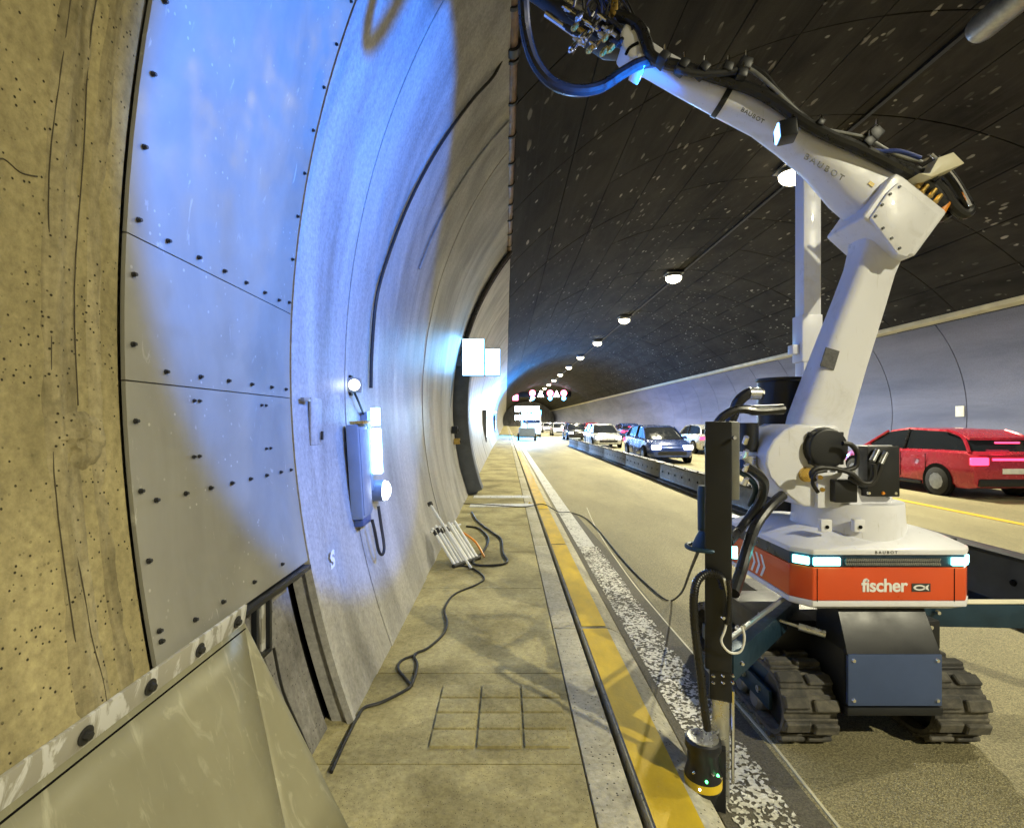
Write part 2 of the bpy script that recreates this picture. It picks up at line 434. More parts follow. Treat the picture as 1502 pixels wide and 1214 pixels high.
# walkway, its slabs and painted bands
walk = struct(bpy.data.objects.new('walkway', None)); COL.objects.link(walk)
cuts = [YB, -2, 1.2, 2.24, 3.05, 4.6, 5.9, 7.4, 8.9, 10.6, 12.6, 14.6, 17, 20, 24, 30, 40, 60, 100, YF]
for i in range(len(cuts) - 1):
    y0, y1 = cuts[i] + .004, cuts[i + 1] - .004
    mb = MB(); ny = 14 if y1 < 12 else 2; nx = 10; vs = []; fs = []
    for j in range(ny + 1):
        for k in range(nx + 1):
            x = -1.0 + 1.335 * k / nx; y = y0 + (y1 - y0) * j / ny
            edge = j in (0, ny) or k in (nx,)
            z = WALK + (0 if edge else .0035 * noise.fractal(Vector((x * 3, y * 3, i)), 1, 2, 3))
            vs.append((x, y, z))
    n = nx + 1
    fs = [(j * n + k, j * n + k + 1, (j + 1) * n + k + 1, (j + 1) * n + k) for j in range(ny) for k in range(nx)]
    b0 = len(vs)
    rim = [k for k in range(n)] + [j * n + nx for j in range(1, ny + 1)] + [ny * n + k for k in range(nx - 1, -1, -1)] + [j * n for j in range(ny - 1, 0, -1)]
    vs += [(vs[k][0], vs[k][1], 0) for k in rim]; m = len(rim)
    fs += [(rim[k], rim[(k + 1) % m], b0 + (k + 1) % m, b0 + k) for k in range(m)]
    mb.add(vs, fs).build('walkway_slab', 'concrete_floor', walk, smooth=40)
MB().add([(-.99, YB, .05), (.36, YB, .05), (.36, YF, .05), (-.99, YF, .05)], [(0, 1, 2, 3)]).build('walkway_bed', 'joint_black', walk, fix=False, smooth=None)
for y in (8.95, 10.0):
    MB().add([(-.64, y, WALK + .006), (.50, y, WALK + .006), (.50, y + .36, WALK + .006), (-.64, y + .36, WALK + .006)], [(0, 1, 2, 3)]).build('cross_band', 'solid_white_paint', walk, fix=False, smooth=None)
# inset cover of cast squares
cov = link('inspection_cover', None, walk)
x0, x1 = -.36, .30; y0, y1 = 2.34, 2.90
for i in range(3):
    for j in range(4):
        w, d = (x1 - x0) / 3, (y1 - y0) / 4
        MB().box((x0 + w * (i + .5), y0 + d * (j + .5), WALK - .012), (w - .016, d - .016, .05)).build('cover_tile', 'concrete_floor', cov, bevel=.006)

# kerb stones and yellow hollow kerb
kerb = struct(bpy.data.objects.new('kerb', None)); COL.objects.link(kerb)
drain = struct(bpy.data.objects.new('slot_drain_kerb', None)); COL.objects.link(drain)
KL = 2.5
ks = MB().box((.425, KL / 2, .062), (.165, KL - .012, .126)).mesh('kerb_stone', 'kerb_concrete', .008, 2, 40)
db = MB()
prof = [(.540, .0), (.540, .124), (.735, .128), (.77, .118), (.83, .085), (.868, .0)]
dbm = db.prism(prof, .006, KL - .006).mesh('drain_block', 'kerb_concrete', .006, 2, 40)
yp = MB().add([(.552, .02, .1315), (.728, .02, .1345), (.728, KL - .02, .1345), (.552, KL - .02, .1315)], [(0, 1, 2, 3)]).mesh('yellow_paint_band', 'yellow_kerb_paint', 0, 2, None, False)
y = -3.8
i = 0
while y < 60:
    link('kerb_stone', ks, kerb, (0, y, 0))
    b = link('drain_block', dbm, drain, (0, y, 0)); link('yellow_paint', yp, b)
    y += KL; i += 1
MB().box((.42, 120.4, .062), (.155, 118, .126)).build('far_kerb', 'kerb_concrete', kerb)
MB().prism(prof, 61.3, 179).build('far_drain_kerb', 'kerb_concrete', drain)
MB().add([(.5, YB, .02), (.55, YB, .02), (.55, YF, .02), (.5, YF, .02)], [(0, 1, 2, 3)]).build('drain_slot', 'joint_black', drain, fix=False, smooth=None)
MB().box((.44, 9.35, WALK + .01), (.07, .07, .012)).cyl((.44, 9.35, WALK + .012), (.44, 9.35, WALK + .03), .015).build('kerb_reflector', 'yellow_plastic', kerb)

# left wall
lw = thing('tunnel_wall', 'pale curved concrete left wall of the tunnel beside the walkway', 'wall')
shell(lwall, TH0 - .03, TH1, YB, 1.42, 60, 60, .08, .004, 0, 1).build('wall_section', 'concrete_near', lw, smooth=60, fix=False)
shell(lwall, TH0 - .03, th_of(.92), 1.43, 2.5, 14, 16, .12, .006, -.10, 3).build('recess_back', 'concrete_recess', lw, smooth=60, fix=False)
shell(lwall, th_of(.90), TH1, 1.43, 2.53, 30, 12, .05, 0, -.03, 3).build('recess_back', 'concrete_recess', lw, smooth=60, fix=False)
secs = [2.56, 3.42, 4.9, 6.6, 8.4, 10.5, 12.9, 15.4, 18, 21, 24.5, 28.5, 33, 38, 45, 55, 70, 95, 130, YF]
for i in range(len(secs) - 1):
    shell(lwall, TH0 - .03, TH1, secs[i] + .002, secs[i + 1] - .002, 44, 16 if secs[i] < 20 else 4, .1, .010 if secs[i] < 30 else 0, .006 * (i % 2), i).build('wall_section', 'concrete_wall', lw, smooth=60, fix=False)
shell(lwall, TH0 - .03, TH1, YB, YF, 24, 1, .02, 0, -.14).build('wall_backing', 'joint_black', lw, smooth=60, fix=False)
# raised edge rib at the joint
rib = MB()
rings = []
for k in range(41):
    th = TH0 + (TH1 - TH0) * k / 40
    rr = []
    for o, yy in ((-.02, 2.536), (.016, 2.536), (.016, 2.57), (-.02, 2.57)):
        p = lwall(th, o); p.y = yy; rr.append(p)
    rings.append(rr)
rib.ring(rings).build('joint_rib', 'concrete_wall', lw, smooth=30)
# rough repaired strip with a round mortar blob on the nearest wall section
pt = MB(); vs = []; fs = []; na, ny = 150, 14
for k in range(na + 1):
    th = th_of(.5) + (TH1 - th_of(.5)) * k / na
    for j in range(ny + 1):
        yy = 1.17 + .21 * j / ny + .002 * noise.noise(Vector((k * .25, j, 3)))
        e = min(j, ny - j) / 2.0
        o = -.005 + min(1, e) * .008 + (.004 * noise.fractal(Vector((k * .3, yy * 22, 5)), 1, 2, 4) if 0 < j < ny else 0)
        o += .007 * (1 if j in (3, 4) else 0) - .009 * (1 if j in (8, 9) else 0)
        p = lwall(th, o); p.y = yy; vs.append(p)
n = ny + 1
fs = [(k * n + j, k * n + j + 1, (k + 1) * n + j + 1, (k + 1) * n + j) for k in range(na) for j in range(ny)]
pt.add(vs, fs).build('repair_strip', 'concrete_patch', lw, smooth=50, fix=False)
bl = MB(); vs = []; fs = []
for q in range(9):
    for k in range(28):
        a = 2 * math.pi * k / 28; rr = .078 * q / 8 * (1 + .07 * noise.noise(Vector((math.cos(a) * 2, math.sin(a) * 2, 1))))
        o = -.006 + .020 * (1 - (q / 8) ** 6) - (.016 if (q in (4, 5, 6) and 15 <= k <= 18) else 0) + .009 * noise.fractal(Vector((rr * 60 * math.cos(a), rr * 60 * math.sin(a), 0)), 1, 2, 3)
        p = lwall(th_of(1.575 + rr * math.sin(a)), o); p.y = 1.285 + rr * math.cos(a) * 1.1; vs.append(p)
fs = [(q * 28 + k, q * 28 + (k + 1) % 28, (q + 1) * 28 + (k + 1) % 28, (q + 1) * 28 + k) for q in range(8) for k in range(28)]
bl.add(vs, fs).build('mortar_blob', 'concrete_patch', lw, smooth=60, fix=False)

for pts_ in ([(.98, 2.30), (1.01, 2.22), (1.03, 2.17), (1.06, 2.155), (1.09, 2.18), (1.13, 2.17), (1.17, 2.18)], [(1.215, 1.45), (1.245, 1.25), (1.25, 1.1), (1.262, .98), (1.258, .9)], [(1.28, 3.0), (1.27, 2.6), (1.285, 2.3), (1.275, 1.95), (1.28, 1.66)], [(1.20, 2.9), (1.205, 2.5), (1.195, 2.2), (1.21, 1.9), (1.2, 1.5), (1.205, 1.1)]):
    cp = []
    for y_, z_ in pts_:
        q = lwall(th_of(z_), .0005 if y_ < 1.18 else .004); q.y = y_; cp.append(q)
    MB().tube(cp, .0015, 5, 4).build('crack', 'crack_dark', lw)
# right wall
rw = thing('tunnel_wall', 'grey far right tunnel wall below the yellowish ledge, behind the traffic', 'wall')
yy = -14
while yy < 118:
    shell(rwall, th_of(0) - .01, TH1, yy + .02, yy + 3.66 - .02, 24, 1, .08).build('wall_panel', 'right_wall', rw, smooth=60, fix=False)
    yy += 3.66
shell(rwall, th_of(0) - .01, TH1, yy + .02, YF, 24, 1, .08).build('wall_panel', 'right_wall', rw, smooth=60, fix=False)
shell(rwall, th_of(0) - .02, TH1, YB, YF, 20, 1, .02, 0, -.07).build('wall_backing', 'joint_black', rw, smooth=60, fix=False)
led = MB().prism([(15.62, 5.28), (15.62, 5.44), (16.35, 5.30), (16.35, 5.1)], YB, YF).build('wall_ledge', 'ledge_paint', bevel=.02)
tag(led, 'long pale yellow ledge along the top of the right wall', 'ledge')
MB().box((15.2, 82, .08), (1.2, 190, .16)).build('side_strip', 'kerb_concrete', bevel=.02)
struct(bpy.data.objects['side_strip'])

# ceiling of dark panels with pale flecks
tc = thing('tunnel_ceiling', 'dark arched ceiling of large panels with white flecks', 'ceiling')
NS = 12; RLEN = 3.0
da = 2 * AH / NS
pan = []
for k in range(NS):
    a0 = -AH + da * k; g = .0013
    o = shell(ceil, a0 + g, a0 + da - g, .015, RLEN - .015, 5, 1, .08)
    pan.append(o.mesh('ceiling_panel', 'dark_ceiling', 0, 2, 60, False))
ny = 20
for j in range(ny):
    for k in range(NS):
        p = link('ceiling_panel', pan[k], tc, (0, -6.2 + j * RLEN, 0))
        dz = random.uniform(-.006, .006); p.location.z = dz
fc = MB()
for k in range(NS):
    a0 = -AH + da * k
    for yy in range(6):
        s = shell(ceil, a0 + .0013, a0 + da - .0013, 53.8 + yy * 21, 53.8 + yy * 21 + 20.9, 4, 1, .08); fc.add(s.v, s.f)
o = fc.build('far_ceiling_panels', 'dark_ceiling', tc, smooth=60, fix=False); o['kind'] = 'stuff'
nb = shell(ceil, -AH, AH, YB, -6.2, 40, 2, .05); nb.build('near_ceiling', 'dark_ceiling', tc, smooth=60, fix=False)
shell(ceil, -AH - .01, AH + .01, YB, YF, 40, 1, .02, 0, -.09).build('ceiling_backing', 'joint_black', tc, smooth=60, fix=False)
# end walls of the modelled stretch
for y, nm in ((YB + .02, 'tunnel_bend'), (YF - .1, 'tunnel_bend')):
    e = MB().add([(-1.4, y, -.1), (17.4, y, -.1), (17.4, y, 9), (-1.4, y, 9)], [(0, 1, 2, 3)]).build(nm, 'concrete_wall', fix=False, smooth=None); struct(e)

# cable tray along the crown
ct = MB()
ct.box((XC + .30, 82, 8.645), (.10, 190, .05))
tag(ct.build('ceiling_cable_tray', 'black_paint'), 'thin cable tray running along the crown beside the ceiling lamps', 'cable tray')

# ------------------------------------------------------------------ ceiling lamps
lamp0 = thing('ceiling_lamp', 'bright round ceiling lamp nearest the camera, by the white robot arm', 'lamp', 'row of ceiling lamps')
MB().box((0, 0, .13), (.8, .7, .06)).build('mounting_plate', 'galvanised', lamp0, bevel=.01)
MB().lathe((0, 0, .10), (0, 0, -.02), [(0, .28), (.5, .38), (1, .38)], 24).build('housing', 'galvanised', lamp0)
MB().lathe((0, 0, -.02), (0, 0, -.30), [(0, .36), (.35, .35), (.65, .28), (.88, .16), (1, .03)], 24).build('lens', 'lens_warm', lamp0)
ld = bpy.data.lights.new('lamp_beam', 'SPOT'); ld.energy = LAMP_POWER; ld.color = WARM; ld.spot_size = R(150); ld.spot_blend = .45; ld.shadow_soft_size = .13
lo = link('lamp_beam', ld, lamp0, (0, 0, -.36))
LX, LZ = 7.92, 8.44
lamp_ys = [14.1 + 10.05 * k for k in range(16)]
names = {1: 'second nearest ceiling lamp in the row over the road', 2: 'third nearest ceiling lamp in the row', 3: 'fourth nearest ceiling lamp in the row', 4: 'fifth nearest ceiling lamp in the row'}
for k, y in enumerate(lamp_ys + [4.05, -6.0]):
    o = lamp0 if k == 0 else copy_tree(lamp0)
    o.location = (LX, y, LZ)
    if 0 < k < 16: o['label'] = names.get(k, 'small far ceiling lamp towards the end of the tunnel row')
    if k == 16: o['label'] = 'ceiling lamp overhead, out of view above the robot'
    if k in (0, 16):
        for c_ in o.children:
            if c_.type == 'LIGHT': c_.data = c_.data.copy(); c_.data.energy = LAMP_POWER * (2.6 if k == 0 else .5)
    if k == 17: o['label'] = 'ceiling lamp behind the camera, out of view'

# ------------------------------------------------------------------ cladding sheets on the left wall
boltm = MB().lathe((0, 0, 0), (0, 0, .006), [(0, .011), (1, .011)], 12).lathe((0, 0, .006), (0, 0, .016), [(0, .0075), (1, .0075)], 6).mesh('bolt', 'dark_bolt', 0, 2, 30)
def wall_bolt(parent, y, z, off, s=1.0):
    s *= .72
    th = th_of(z); p = lwall(th, off); p.y = y
    nrm = Vector((math.cos(th), 0, -math.sin(th)))
    b = link('bolt', boltm, parent, p); b.rotation_euler = nrm.to_track_quat('Z', 'Y').to_euler(); b.scale = (s, s, s); return b
def clad(z0, z1, label):
    o = thing('cladding_sheet', label, 'panel', 'bolted steel sheets on the wall')
    shell(lwall, th_of(z0 + .002), th_of(z1 - .002), 1.432, 2.525, 24, 10, .012, .0015, .012, z0).build('sheet', 'steel_sheet', o, smooth=60, fix=False)
    return o
c1 = clad(2.15, 5.18, 'tall upper steel sheet on the left wall, above the slanting seam')
c2 = clad(1.735, 2.15, 'narrow middle steel sheet between the two bolted seams of the left wall')
c3 = clad(.93, 1.735, 'lower steel sheet with paired bolts above the chipped white strip')
for k in range(14): wall_bolt(c1, 1.47, 2.2 + k * .21, .014)
for k in range(14): wall_bolt(c1, 2.49, 2.2 + k * .21, .014)
for y in (1.60, 1.76, 1.92, 2.08, 2.24, 2.38): wall_bolt(c1, y, 2.185, .014)
for k in range(2): wall_bolt(c2, 1.46, 1.84 + k * .2, .014)
for y in (1.60, 1.78, 1.96, 2.14, 2.32, 2.47): wall_bolt(c2, y, 1.775, .014)
for k in range(4): wall_bolt(c3, 1.46, 1.02 + k * .2, .014)
for y in (1.52, 1.66, 1.80, 1.94, 2.08, 2.22, 2.36, 2.47): wall_bolt(c3, y, 1.385, .014)
for y in (1.74, 1.77, 2.22, 2.26): wall_bolt(c3, y, 1.69, .014, .8)
for y in (1.72, 1.75, 2.24, 2.28): wall_bolt(c3, y, 1.50, .014, .8)
for y in (1.46, 1.62, 1.78, 2.0, 2.25): wall_bolt(c3, y, .99, .014)

# niche with black frame under the sheets
nf = thing('niche_frame', 'small black metal frame in the dark gap under the steel sheets', 'frame')
xn = wx(.8, -.02)
MB().box((xn + .01, 2.18, .915), (.05, .62, .022)).build('top_bar', 'black_paint', nf, bevel=.003)
MB().box((xn + .012, 1.98, .80), (.022, .022, .21)).build('upright', 'black_paint', nf, bevel=.003)
MB().box((xn + .012, 2.09, .80), (.022, .022, .21)).build('upright', 'black_paint', nf, bevel=.003)
MB().box((xn + .012, 2.035, .69), (.022, .13, .02)).build('lower_bar', 'black_paint', nf, bevel=.003)
MB().box((xn + .005, 2.06, .79), (.006, .03, .19)).build('insert_strip', 'chipped_strip', nf)
# thin rod hanging down from the frame
tag(MB().tube([(xn + .03, 2.1, .69), (xn + .06, 2.12, .5), (xn + .12, 2.16, .3), (xn + .16, 2.2, .14)], .006, 6).build('hanging_wire', 'cable_black'), 'thin wire hanging from the black niche frame', 'wire')

# sloping deflector sheet at the wall foot
df = thing('deflector_sheet', 'sloping stained metal sheet at the foot of the left wall', 'sheet')
def patch(q, nu, nv, bow=0):
    vs = []
    for j in range(nv + 1):
        for i in range(nu + 1):
            a_, b_ = i / nu, j / nv
            p = (q[0] * (1 - a_) + q[1] * a_) * (1 - b_) + (q[3] * (1 - a_) + q[2] * a_) * b_
            p = p + Vector((1, 0, .3)) * bow * math.sin(math.pi * a_) * math.sin(math.pi * b_); vs.append(p)
    return vs, [(j * (nu + 1) + i, j * (nu + 1) + i + 1, (j + 1) * (nu + 1) + i + 1, (j + 1) * (nu + 1) + i) for j in range(nv) for i in range(nu)]
V_ = Vector
sh = MB().add(*patch([V_((-.955, .25, .885)), V_((-.955, 1.85, .885)), V_((-.625, 1.56, .125)), V_((-.64, .25, .125))], 10, 8, .0)).build('slope', 'deflector_sheet', df, smooth=20, fix=False)
sf = MB().add(*patch([V_((-.955, 1.85, .885)), V_((-.95, 1.856, .885)), V_((-.575, 1.87, .125)), V_((-.625, 1.56, .125))], 6, 8, .0)).build('folded_flap', 'deflector_sheet', df, smooth=20, fix=False)
m = sf.modifiers.new('thickness', 'SOLIDIFY'); m.thickness = .006; m.offset = -1
m = sh.modifiers.new('thickness', 'SOLIDIFY'); m.thickness = .006; m.offset = -1
MB().box((-.953, 1.055, .913), (.010, 1.62, .085), Matrix.Rotation(R(8), 3, 'Y')).build('top_flange', 'chipped_strip', df, bevel=.003)
MB().box((-.944, 1.055, .872), (.008, 1.60, .0035)).build('flange_gap', 'joint_black', df)
fb = MB().lathe((0, 0, 0), (.003, 0, 0), [(0, .021), (1, .021)], 16).lathe((.003, 0, 0), (.014, 0, 0), [(0, .011), (1, .010)], 6).mesh('flange_bolt', 'dark_bolt', 0, 2, 30)
for y in (.30, .62, .93, 1.15, 1.36, 1.58, 1.80):
    b = link('flange_bolt', fb, df, (-.946, y, .915)); b.rotation_euler = (0, R(8), 0)

# ------------------------------------------------------------------ conduit under the ceiling edge, cables on the wall
cd = thing('cable_conduit', 'brown cable bundle strapped along the upper edge of the left wall', 'conduit')
cx, cz = .06, 5.17
MB().tube([(cx, -3, cz), (cx, 3, cz), (cx, 6, cz), (cx, 9.6, cz), (cx, 10.6, cz - .03)], .055, 14).build('pipe', 'conduit_brown', cd)
MB().tube([(cx - .10, -3, cz - .03), (cx - .10, 6, cz - .03), (cx - .10, 10.4, cz - .05)], .028, 10).build('cable', 'galvanised', cd)
clm = MB()
clm.lathe((0, -.02, 0), (0, .02, 0), [(0, .072), (1, .072)], 16).box((-.07, 0, .03), (.16, .03, .012))
clm = clm.mesh('strap', 'cable_black', 0, 2, 30)
y = .4
while y < 10.5:
    link('strap', clm, cd, (cx, y, cz)); y += .655
MB().lathe((cx, 4.79, cz), (cx, 4.90, cz), [(0, .085), (1, .085)], 18).build('coupling', 'black_paint', cd)

def on_wall(y, z, off=.03):
    p = lwall(th_of(z), off); p.y = y; return p
wc = [on_wall(3.98, 1.88)] + [on_wall(3.98 + .9 * max(0, (z - 2.6) / 2.5), z) for z in (2.2, 2.6, 3.0, 3.4, 3.8, 4.2, 4.6, 4.9)] + [Vector((cx - .06, 4.84, 5.15))]
tag(MB().tube(wc, .014, 8).build('wall_cable', 'cable_black'), 'thin cable rising over the curved wall from the small spotlight to the conduit', 'cable')
# second faint cable duct line parallel
wc2 = [on_wall(5.1 + .8 * max(0, (z - 2.6) / 2.5), z, .02) for z in (3.2, 3.6, 4.0, 4.4, 4.8, 5.1)]
tag(MB().tube(wc2, .012, 8).build('wall_cable', 'galvanised'), 'pale cable running up the wall to the right of the black cable', 'cable')

# riser tray at the lit sign
rs = thing('riser_duct', 'dark vertical cable duct on the curved wall below the lit sign', 'duct')
rings = []
for k in range(31):
    th = TH0 + (th_of(3.0) - TH0) * k / 30
    rr = []
    for o, yy in ((0, 10.45), (.30, 10.45), (.30, 11.0), (0, 11.0)):
        p = lwall(th, o); p.y = yy; rr.append(p)
    rings.append(rr)
MB().ring(rings).build('duct', 'tray_grey', rs, bevel=.01)
for yy, r in ((10.5, .05), (10.75, .03)):
    MB().tube([on_wall(yy, z, .06) for z in (2.8, 3.3, 3.8, 4.3, 4.8, 5.15)], r, 10).build('pipe', 'hose_black', rs)

# ------------------------------------------------------------------ wall furniture
cb = thing('wall_cabinet', 'tall narrow grey blue steel cabinet hung on the left wall', 'cabinet')
Rt = Matrix.Rotation(R(-3.5), 3, 'Y')
yc = 3.44; xw = wx(1.3)
MB().box((xw + .060, yc, 1.29), (.08, .24, .62), Rt).build('case', 'cabinet_grey', cb, bevel=.012)
MB().box((xw + .102, yc + .004, 1.29), (.006, .20, .57), Rt).build('door', 'cabinet_grey', cb, bevel=.002)
MB().box((xw + .07, yc, 1.613), (.09, .22, .02), Rt).build('top_label', 'brass', cb, bevel=.003)
MB().box((xw + .080, yc, .955), (.07, .20, .05), Rt).build('plinth', 'plate_blue', cb, bevel=.008)
lt = thing('luminous_tube', 'glowing white blue vertical tube light beside the grey cabinet', 'tube light')
MB().box((wx(1.35) + .03, 3.78, 1.40), (.05, .10, .58), Rt).build('backing', 'cabinet_grey', lt, bevel=.005)
MB().lathe((wx(1.35) + .105, 3.78, 1.235), (wx(1.35) + .09, 3.78, 1.57), [(0, .03), (.03, .038), (.97, .038), (1, .03)], 16).build('tube', 'tube_light', lt)
MB().lathe((wx(1.35) + .09, 3.78, 1.59), (wx(1.35) + .085, 3.78, 1.72), [(0, .034), (1, .034)], 16).build('upper_tube', 'tube_light', lt)
rl = thing('round_wall_light', 'small glowing round lamp below the tube light on the wall', 'wall lamp')
MB().cyl((wx(1.1), 3.86, 1.1), (wx(1.1) + .10, 3.86, 1.1), .08, .08, 22).build('base', 'cabinet_grey', rl)
MB().lathe((wx(1.1) + .10, 3.86, 1.1), (wx(1.1) + .15, 3.86, 1.1), [(0, .075), (.5, .068), (.85, .04), (1, .01)], 20).build('globe', 'spot_lens', rl)
sl = thing('wall_spotlight', 'small square spotlight with round lit lens on a bracket above the cabinet', 'spotlight')
p = PX(520, 565, 3.5)
MB().box((p.x - .055, 3.52, p.z), (.10, .03, .025)).box((wx(p.z) + .012, 3.52, p.z), (.02, .06, .14)).build('bracket', 'black_paint', sl, bevel=.004)
MB().box((p.x, 3.5, p.z), (.10, .08, .10)).build('housing', 'galvanised', sl, bevel=.018)
MB().lathe((p.x + .01, 3.462, p.z), (p.x + .012, 3.44, p.z), [(0, .038), (.6, .036), (1, .02)], 20).build('lens', 'spot_lens', sl)
tag(MB().tube([(p.x, 3.5, p.z - .05), (p.x + .004, 3.6, p.z - .12), (wx(1.6) + .03, 3.75, p.z - .2)], .008, 6).build('lamp_lead', 'cable_black'), 'short lead from the small spotlight down to the tube light', 'cable')
tag(MB().tube([(xw + .13, 3.5, .95), (xw + .15, 3.5, .86), (xw + .17, 3.52, .73), (xw + .19, 3.55, .70), (xw + .19, 3.59, .75), (xw + .16, 3.62, .9), (xw + .14, 3.63, 1.02)], .011, 8).build('cable_loop', 'cable_black'), 'black cable loop hanging under the grey cabinet', 'cable')
# flush rectangular cover plate and stencilled marks
pl = MB().box((wx(1.62) + .008, 2.86, 1.62), (.012, .16, .26)).build('cover_plate', 'concrete_wall', bevel=.004)
tag(pl, 'flat rectangular cover plate on the wall left of the cabinet', 'cover plate')
MB().box((wx(1.52) + .018, 2.92, 1.54), (.012, .018, .05)).build('handle', 'dark_bolt', pl, bevel=.003)
pp = on_wall(2.87, .86, .012)
tx = text('wall_sticker', 'S', .14, 'letter_white', None, (pp.x, 2.82, .80), (R(90), R(-8), R(90)), .006)
tag(tx, 'white S shaped mark on the wall below the cabinet', 'mark')
hb = MB().box((0, 0, 0), (.02, .09, .02)).build('bracket_stub', 'galvanised', bevel=.004); hb.location = on_wall(2.7, 1.735, .02)
tag(hb, 'small metal stub on the wall between steel sheets and cover plate', 'bracket')

# lit sign
sg = thing('lit_sign', 'glowing white box sign stepping down on one side, standing out from the wall', 'sign')
MB().box((-.66, 10.42, 2.92), (.46, .13, .76)).build('tall_housing', 'galvanised', sg, bevel=.012)
MB().box((-.27, 10.42, 2.82), (.31, .125, .56)).build('low_housing', 'galvanised', sg, bevel=.012)
MB().box((-.66, 10.352, 2.92), (.43, .012, .73)).build('tall_face', 'sign_light', sg, bevel=.004)
MB().box((-.27, 10.354, 2.82), (.29, .012, .53)).build('low_face', 'sign_light', sg, bevel=.004)
MB().box((-.93, 10.42, 2.85), (.16, .06, .22)).build('bracket', 'tray_grey', sg, bevel=.008)
for k, (y, z, s, mt, lb) in enumerate([(9.9, 1.45, .11, 'black_paint', 'small black box on the wall left of the dark duct'), (10.1, 1.22, .09, 'brass', 'small pale lamp on the wall below the black box'), (12.3, 1.45, .12, 'black_paint', 'small black box on the wall right of the dark duct'), (12.6, 2.15, .10, 'white_tube', 'small white fitting on the wall under the lit sign')]):
    o = thing('wall_fitting', lb, 'fitting'); c = on_wall(y, z, .07)
    MB().box(c, (.12, s, s * 1.3)).build('box', mt, o, bevel=.012)
    MB().cyl((c.x + .06, c.y, c.z), (c.x + .085, c.y, c.z), s * .28, s * .22, 14).build('knob', 'dark_bolt', o)
for k, y in enumerate((24.0, 44.0)):
    o = thing('exit_marker', ('nearer' if k == 0 else 'farther') + ' lit emergency niche marker far along the left wall', 'marker light'); c = on_wall(y, 1.4, .08)
    MB().box(c, (.16, .7, 1.5)).build('case', 'tray_grey', o, bevel=.02)
    MB().box((c.x + .085, c.y, c.z - .1), (.02, .22, .8)).build('strip', 'spot_lens', o, bevel=.005)
    MB().box((c.x + .1, c.y - .36, c.z + 1.0), (.1, .1, .14)).build('lamp', 'spot_lens', o, bevel=.02)

# bundle of white barrier tubes leaning on the wall
bt = thing('folded_barrier', 'bundle of white tubes with black bands leaning against the wall foot', 'barrier')
a, b = PX(648, 762, 5.7), PX(672, 815, 5.25)
base = Vector((-.52, 5.25, .14)); top = Vector((-.80, 5.55, .46))
dirn = (top - base); side = Vector((.30, .42, 0.0)).normalized()
tm = None
for k in range(8):
    p0 = base + side * (.052 * k); p1 = p0 + dirn * 1.0 + Vector((0, 0, .02 * (k % 2)))
    t = MB().cyl(p0, p1, .017, n=12).build('tube', 'white_tube', bt)
    if k < 5:
        q0 = p0 + (p1 - p0) * .80; q1 = p0 + (p1 - p0) * .93
        MB().cyl(q0, q1, .0185, n=12).build('black_band', 'cable_black', bt)
MB().tube([base + side * -.03 + Vector((0, 0, .0)), base + side * .40], .022, 10).build('foot_rail', 'black_rubber', bt)
MB().tube([top + side * -.05 + dirn * -.08, top + side * .44 + dirn * -.08], .012, 10).build('head_rail', 'white_tube', bt)
MB().cyl(base + side * .12 + Vector((.10, -.16, -.01)), top + side * .1 + Vector((-.10, .10, .22)), .014, n=10).build('prop_rod', 'white_tube', bt)
MB().lathe(top + side * .1 + Vector((-.10, .10, .22)), top + side * .1 + Vector((-.115, .115, .25)), [(0, .03), (1, .03)], 14).build('rod_cap', 'cable_black', bt)
MB().tube([base + side * .42 + Vector((.04, .0, .0)), base + side * .45 + dirn * .4 + Vector((.03, 0, 0)), base + side * .40 + dirn * .7], .012, 8).build('pink_strap', 'orange_plastic', bt)

# ------------------------------------------------------------------ cables on the walkway
def ground_cable(px, r, label, z=WALK):
    pts = [PG(u, v, z) + Vector((0, 0, r + .002 + (h[0] if h else 0))) for u, v, *h in px]
    tag(MB().tube(pts, r, 8, 8).build('floor_cable', 'cable_black'), label, 'cable')
ground_cable([(665, 830), (690, 833), (710, 848), (700, 858), (668, 872), (655, 888), (652, 900), (656, 915), (650, 932), (628, 952), (608, 962), (612, 978), (604, 1006), (590, 1017), (560, 1032), (535, 1040), (524, 1055), (510, 1082), (496, 1112), (486, 1135)], .0085,
    'dark cable winding along the walkway from the white tubes to the wall foot')
ground_cable([(610, 962), (590, 970), (584, 982), (594, 996), (604, 1008)], .008, 'small loop of cable lying across the winding cable')
ground_cable([(692, 752), (700, 765), (722, 782), (735, 792), (738, 812), (744, 826), (720, 831), (694, 827), (712, 806), (716, 790), (702, 776), (684, 773)], .012, 'dark cable lying in a loose loop on the walkway beyond the white tubes')
pts = [(650, 738), (700, 740), (765, 744)]
cpts = [PG(u, v, WALK) + Vector((0, 0, .012)) for u, v in pts] + [Vector((.66, 9.1, .15)), Vector((.9, 8.8, .07))] + [PG(u, v, 0) + Vector((0, 0, .012)) for u, v in ((835, 752), (858, 760), (880, 781), (905, 812), (930, 840), (955, 864), (975, 880), (986, 882))]
cpts += [PX(1000, 868, 3.9), PX(1012, 838, 3.1), PX(1024, 808, 2.25)]
tag(MB().tube(cpts, .008, 8, 8).build('supply_cable', 'cable_black'), 'long black supply cable from the wall across kerb and road to the robot', 'cable')

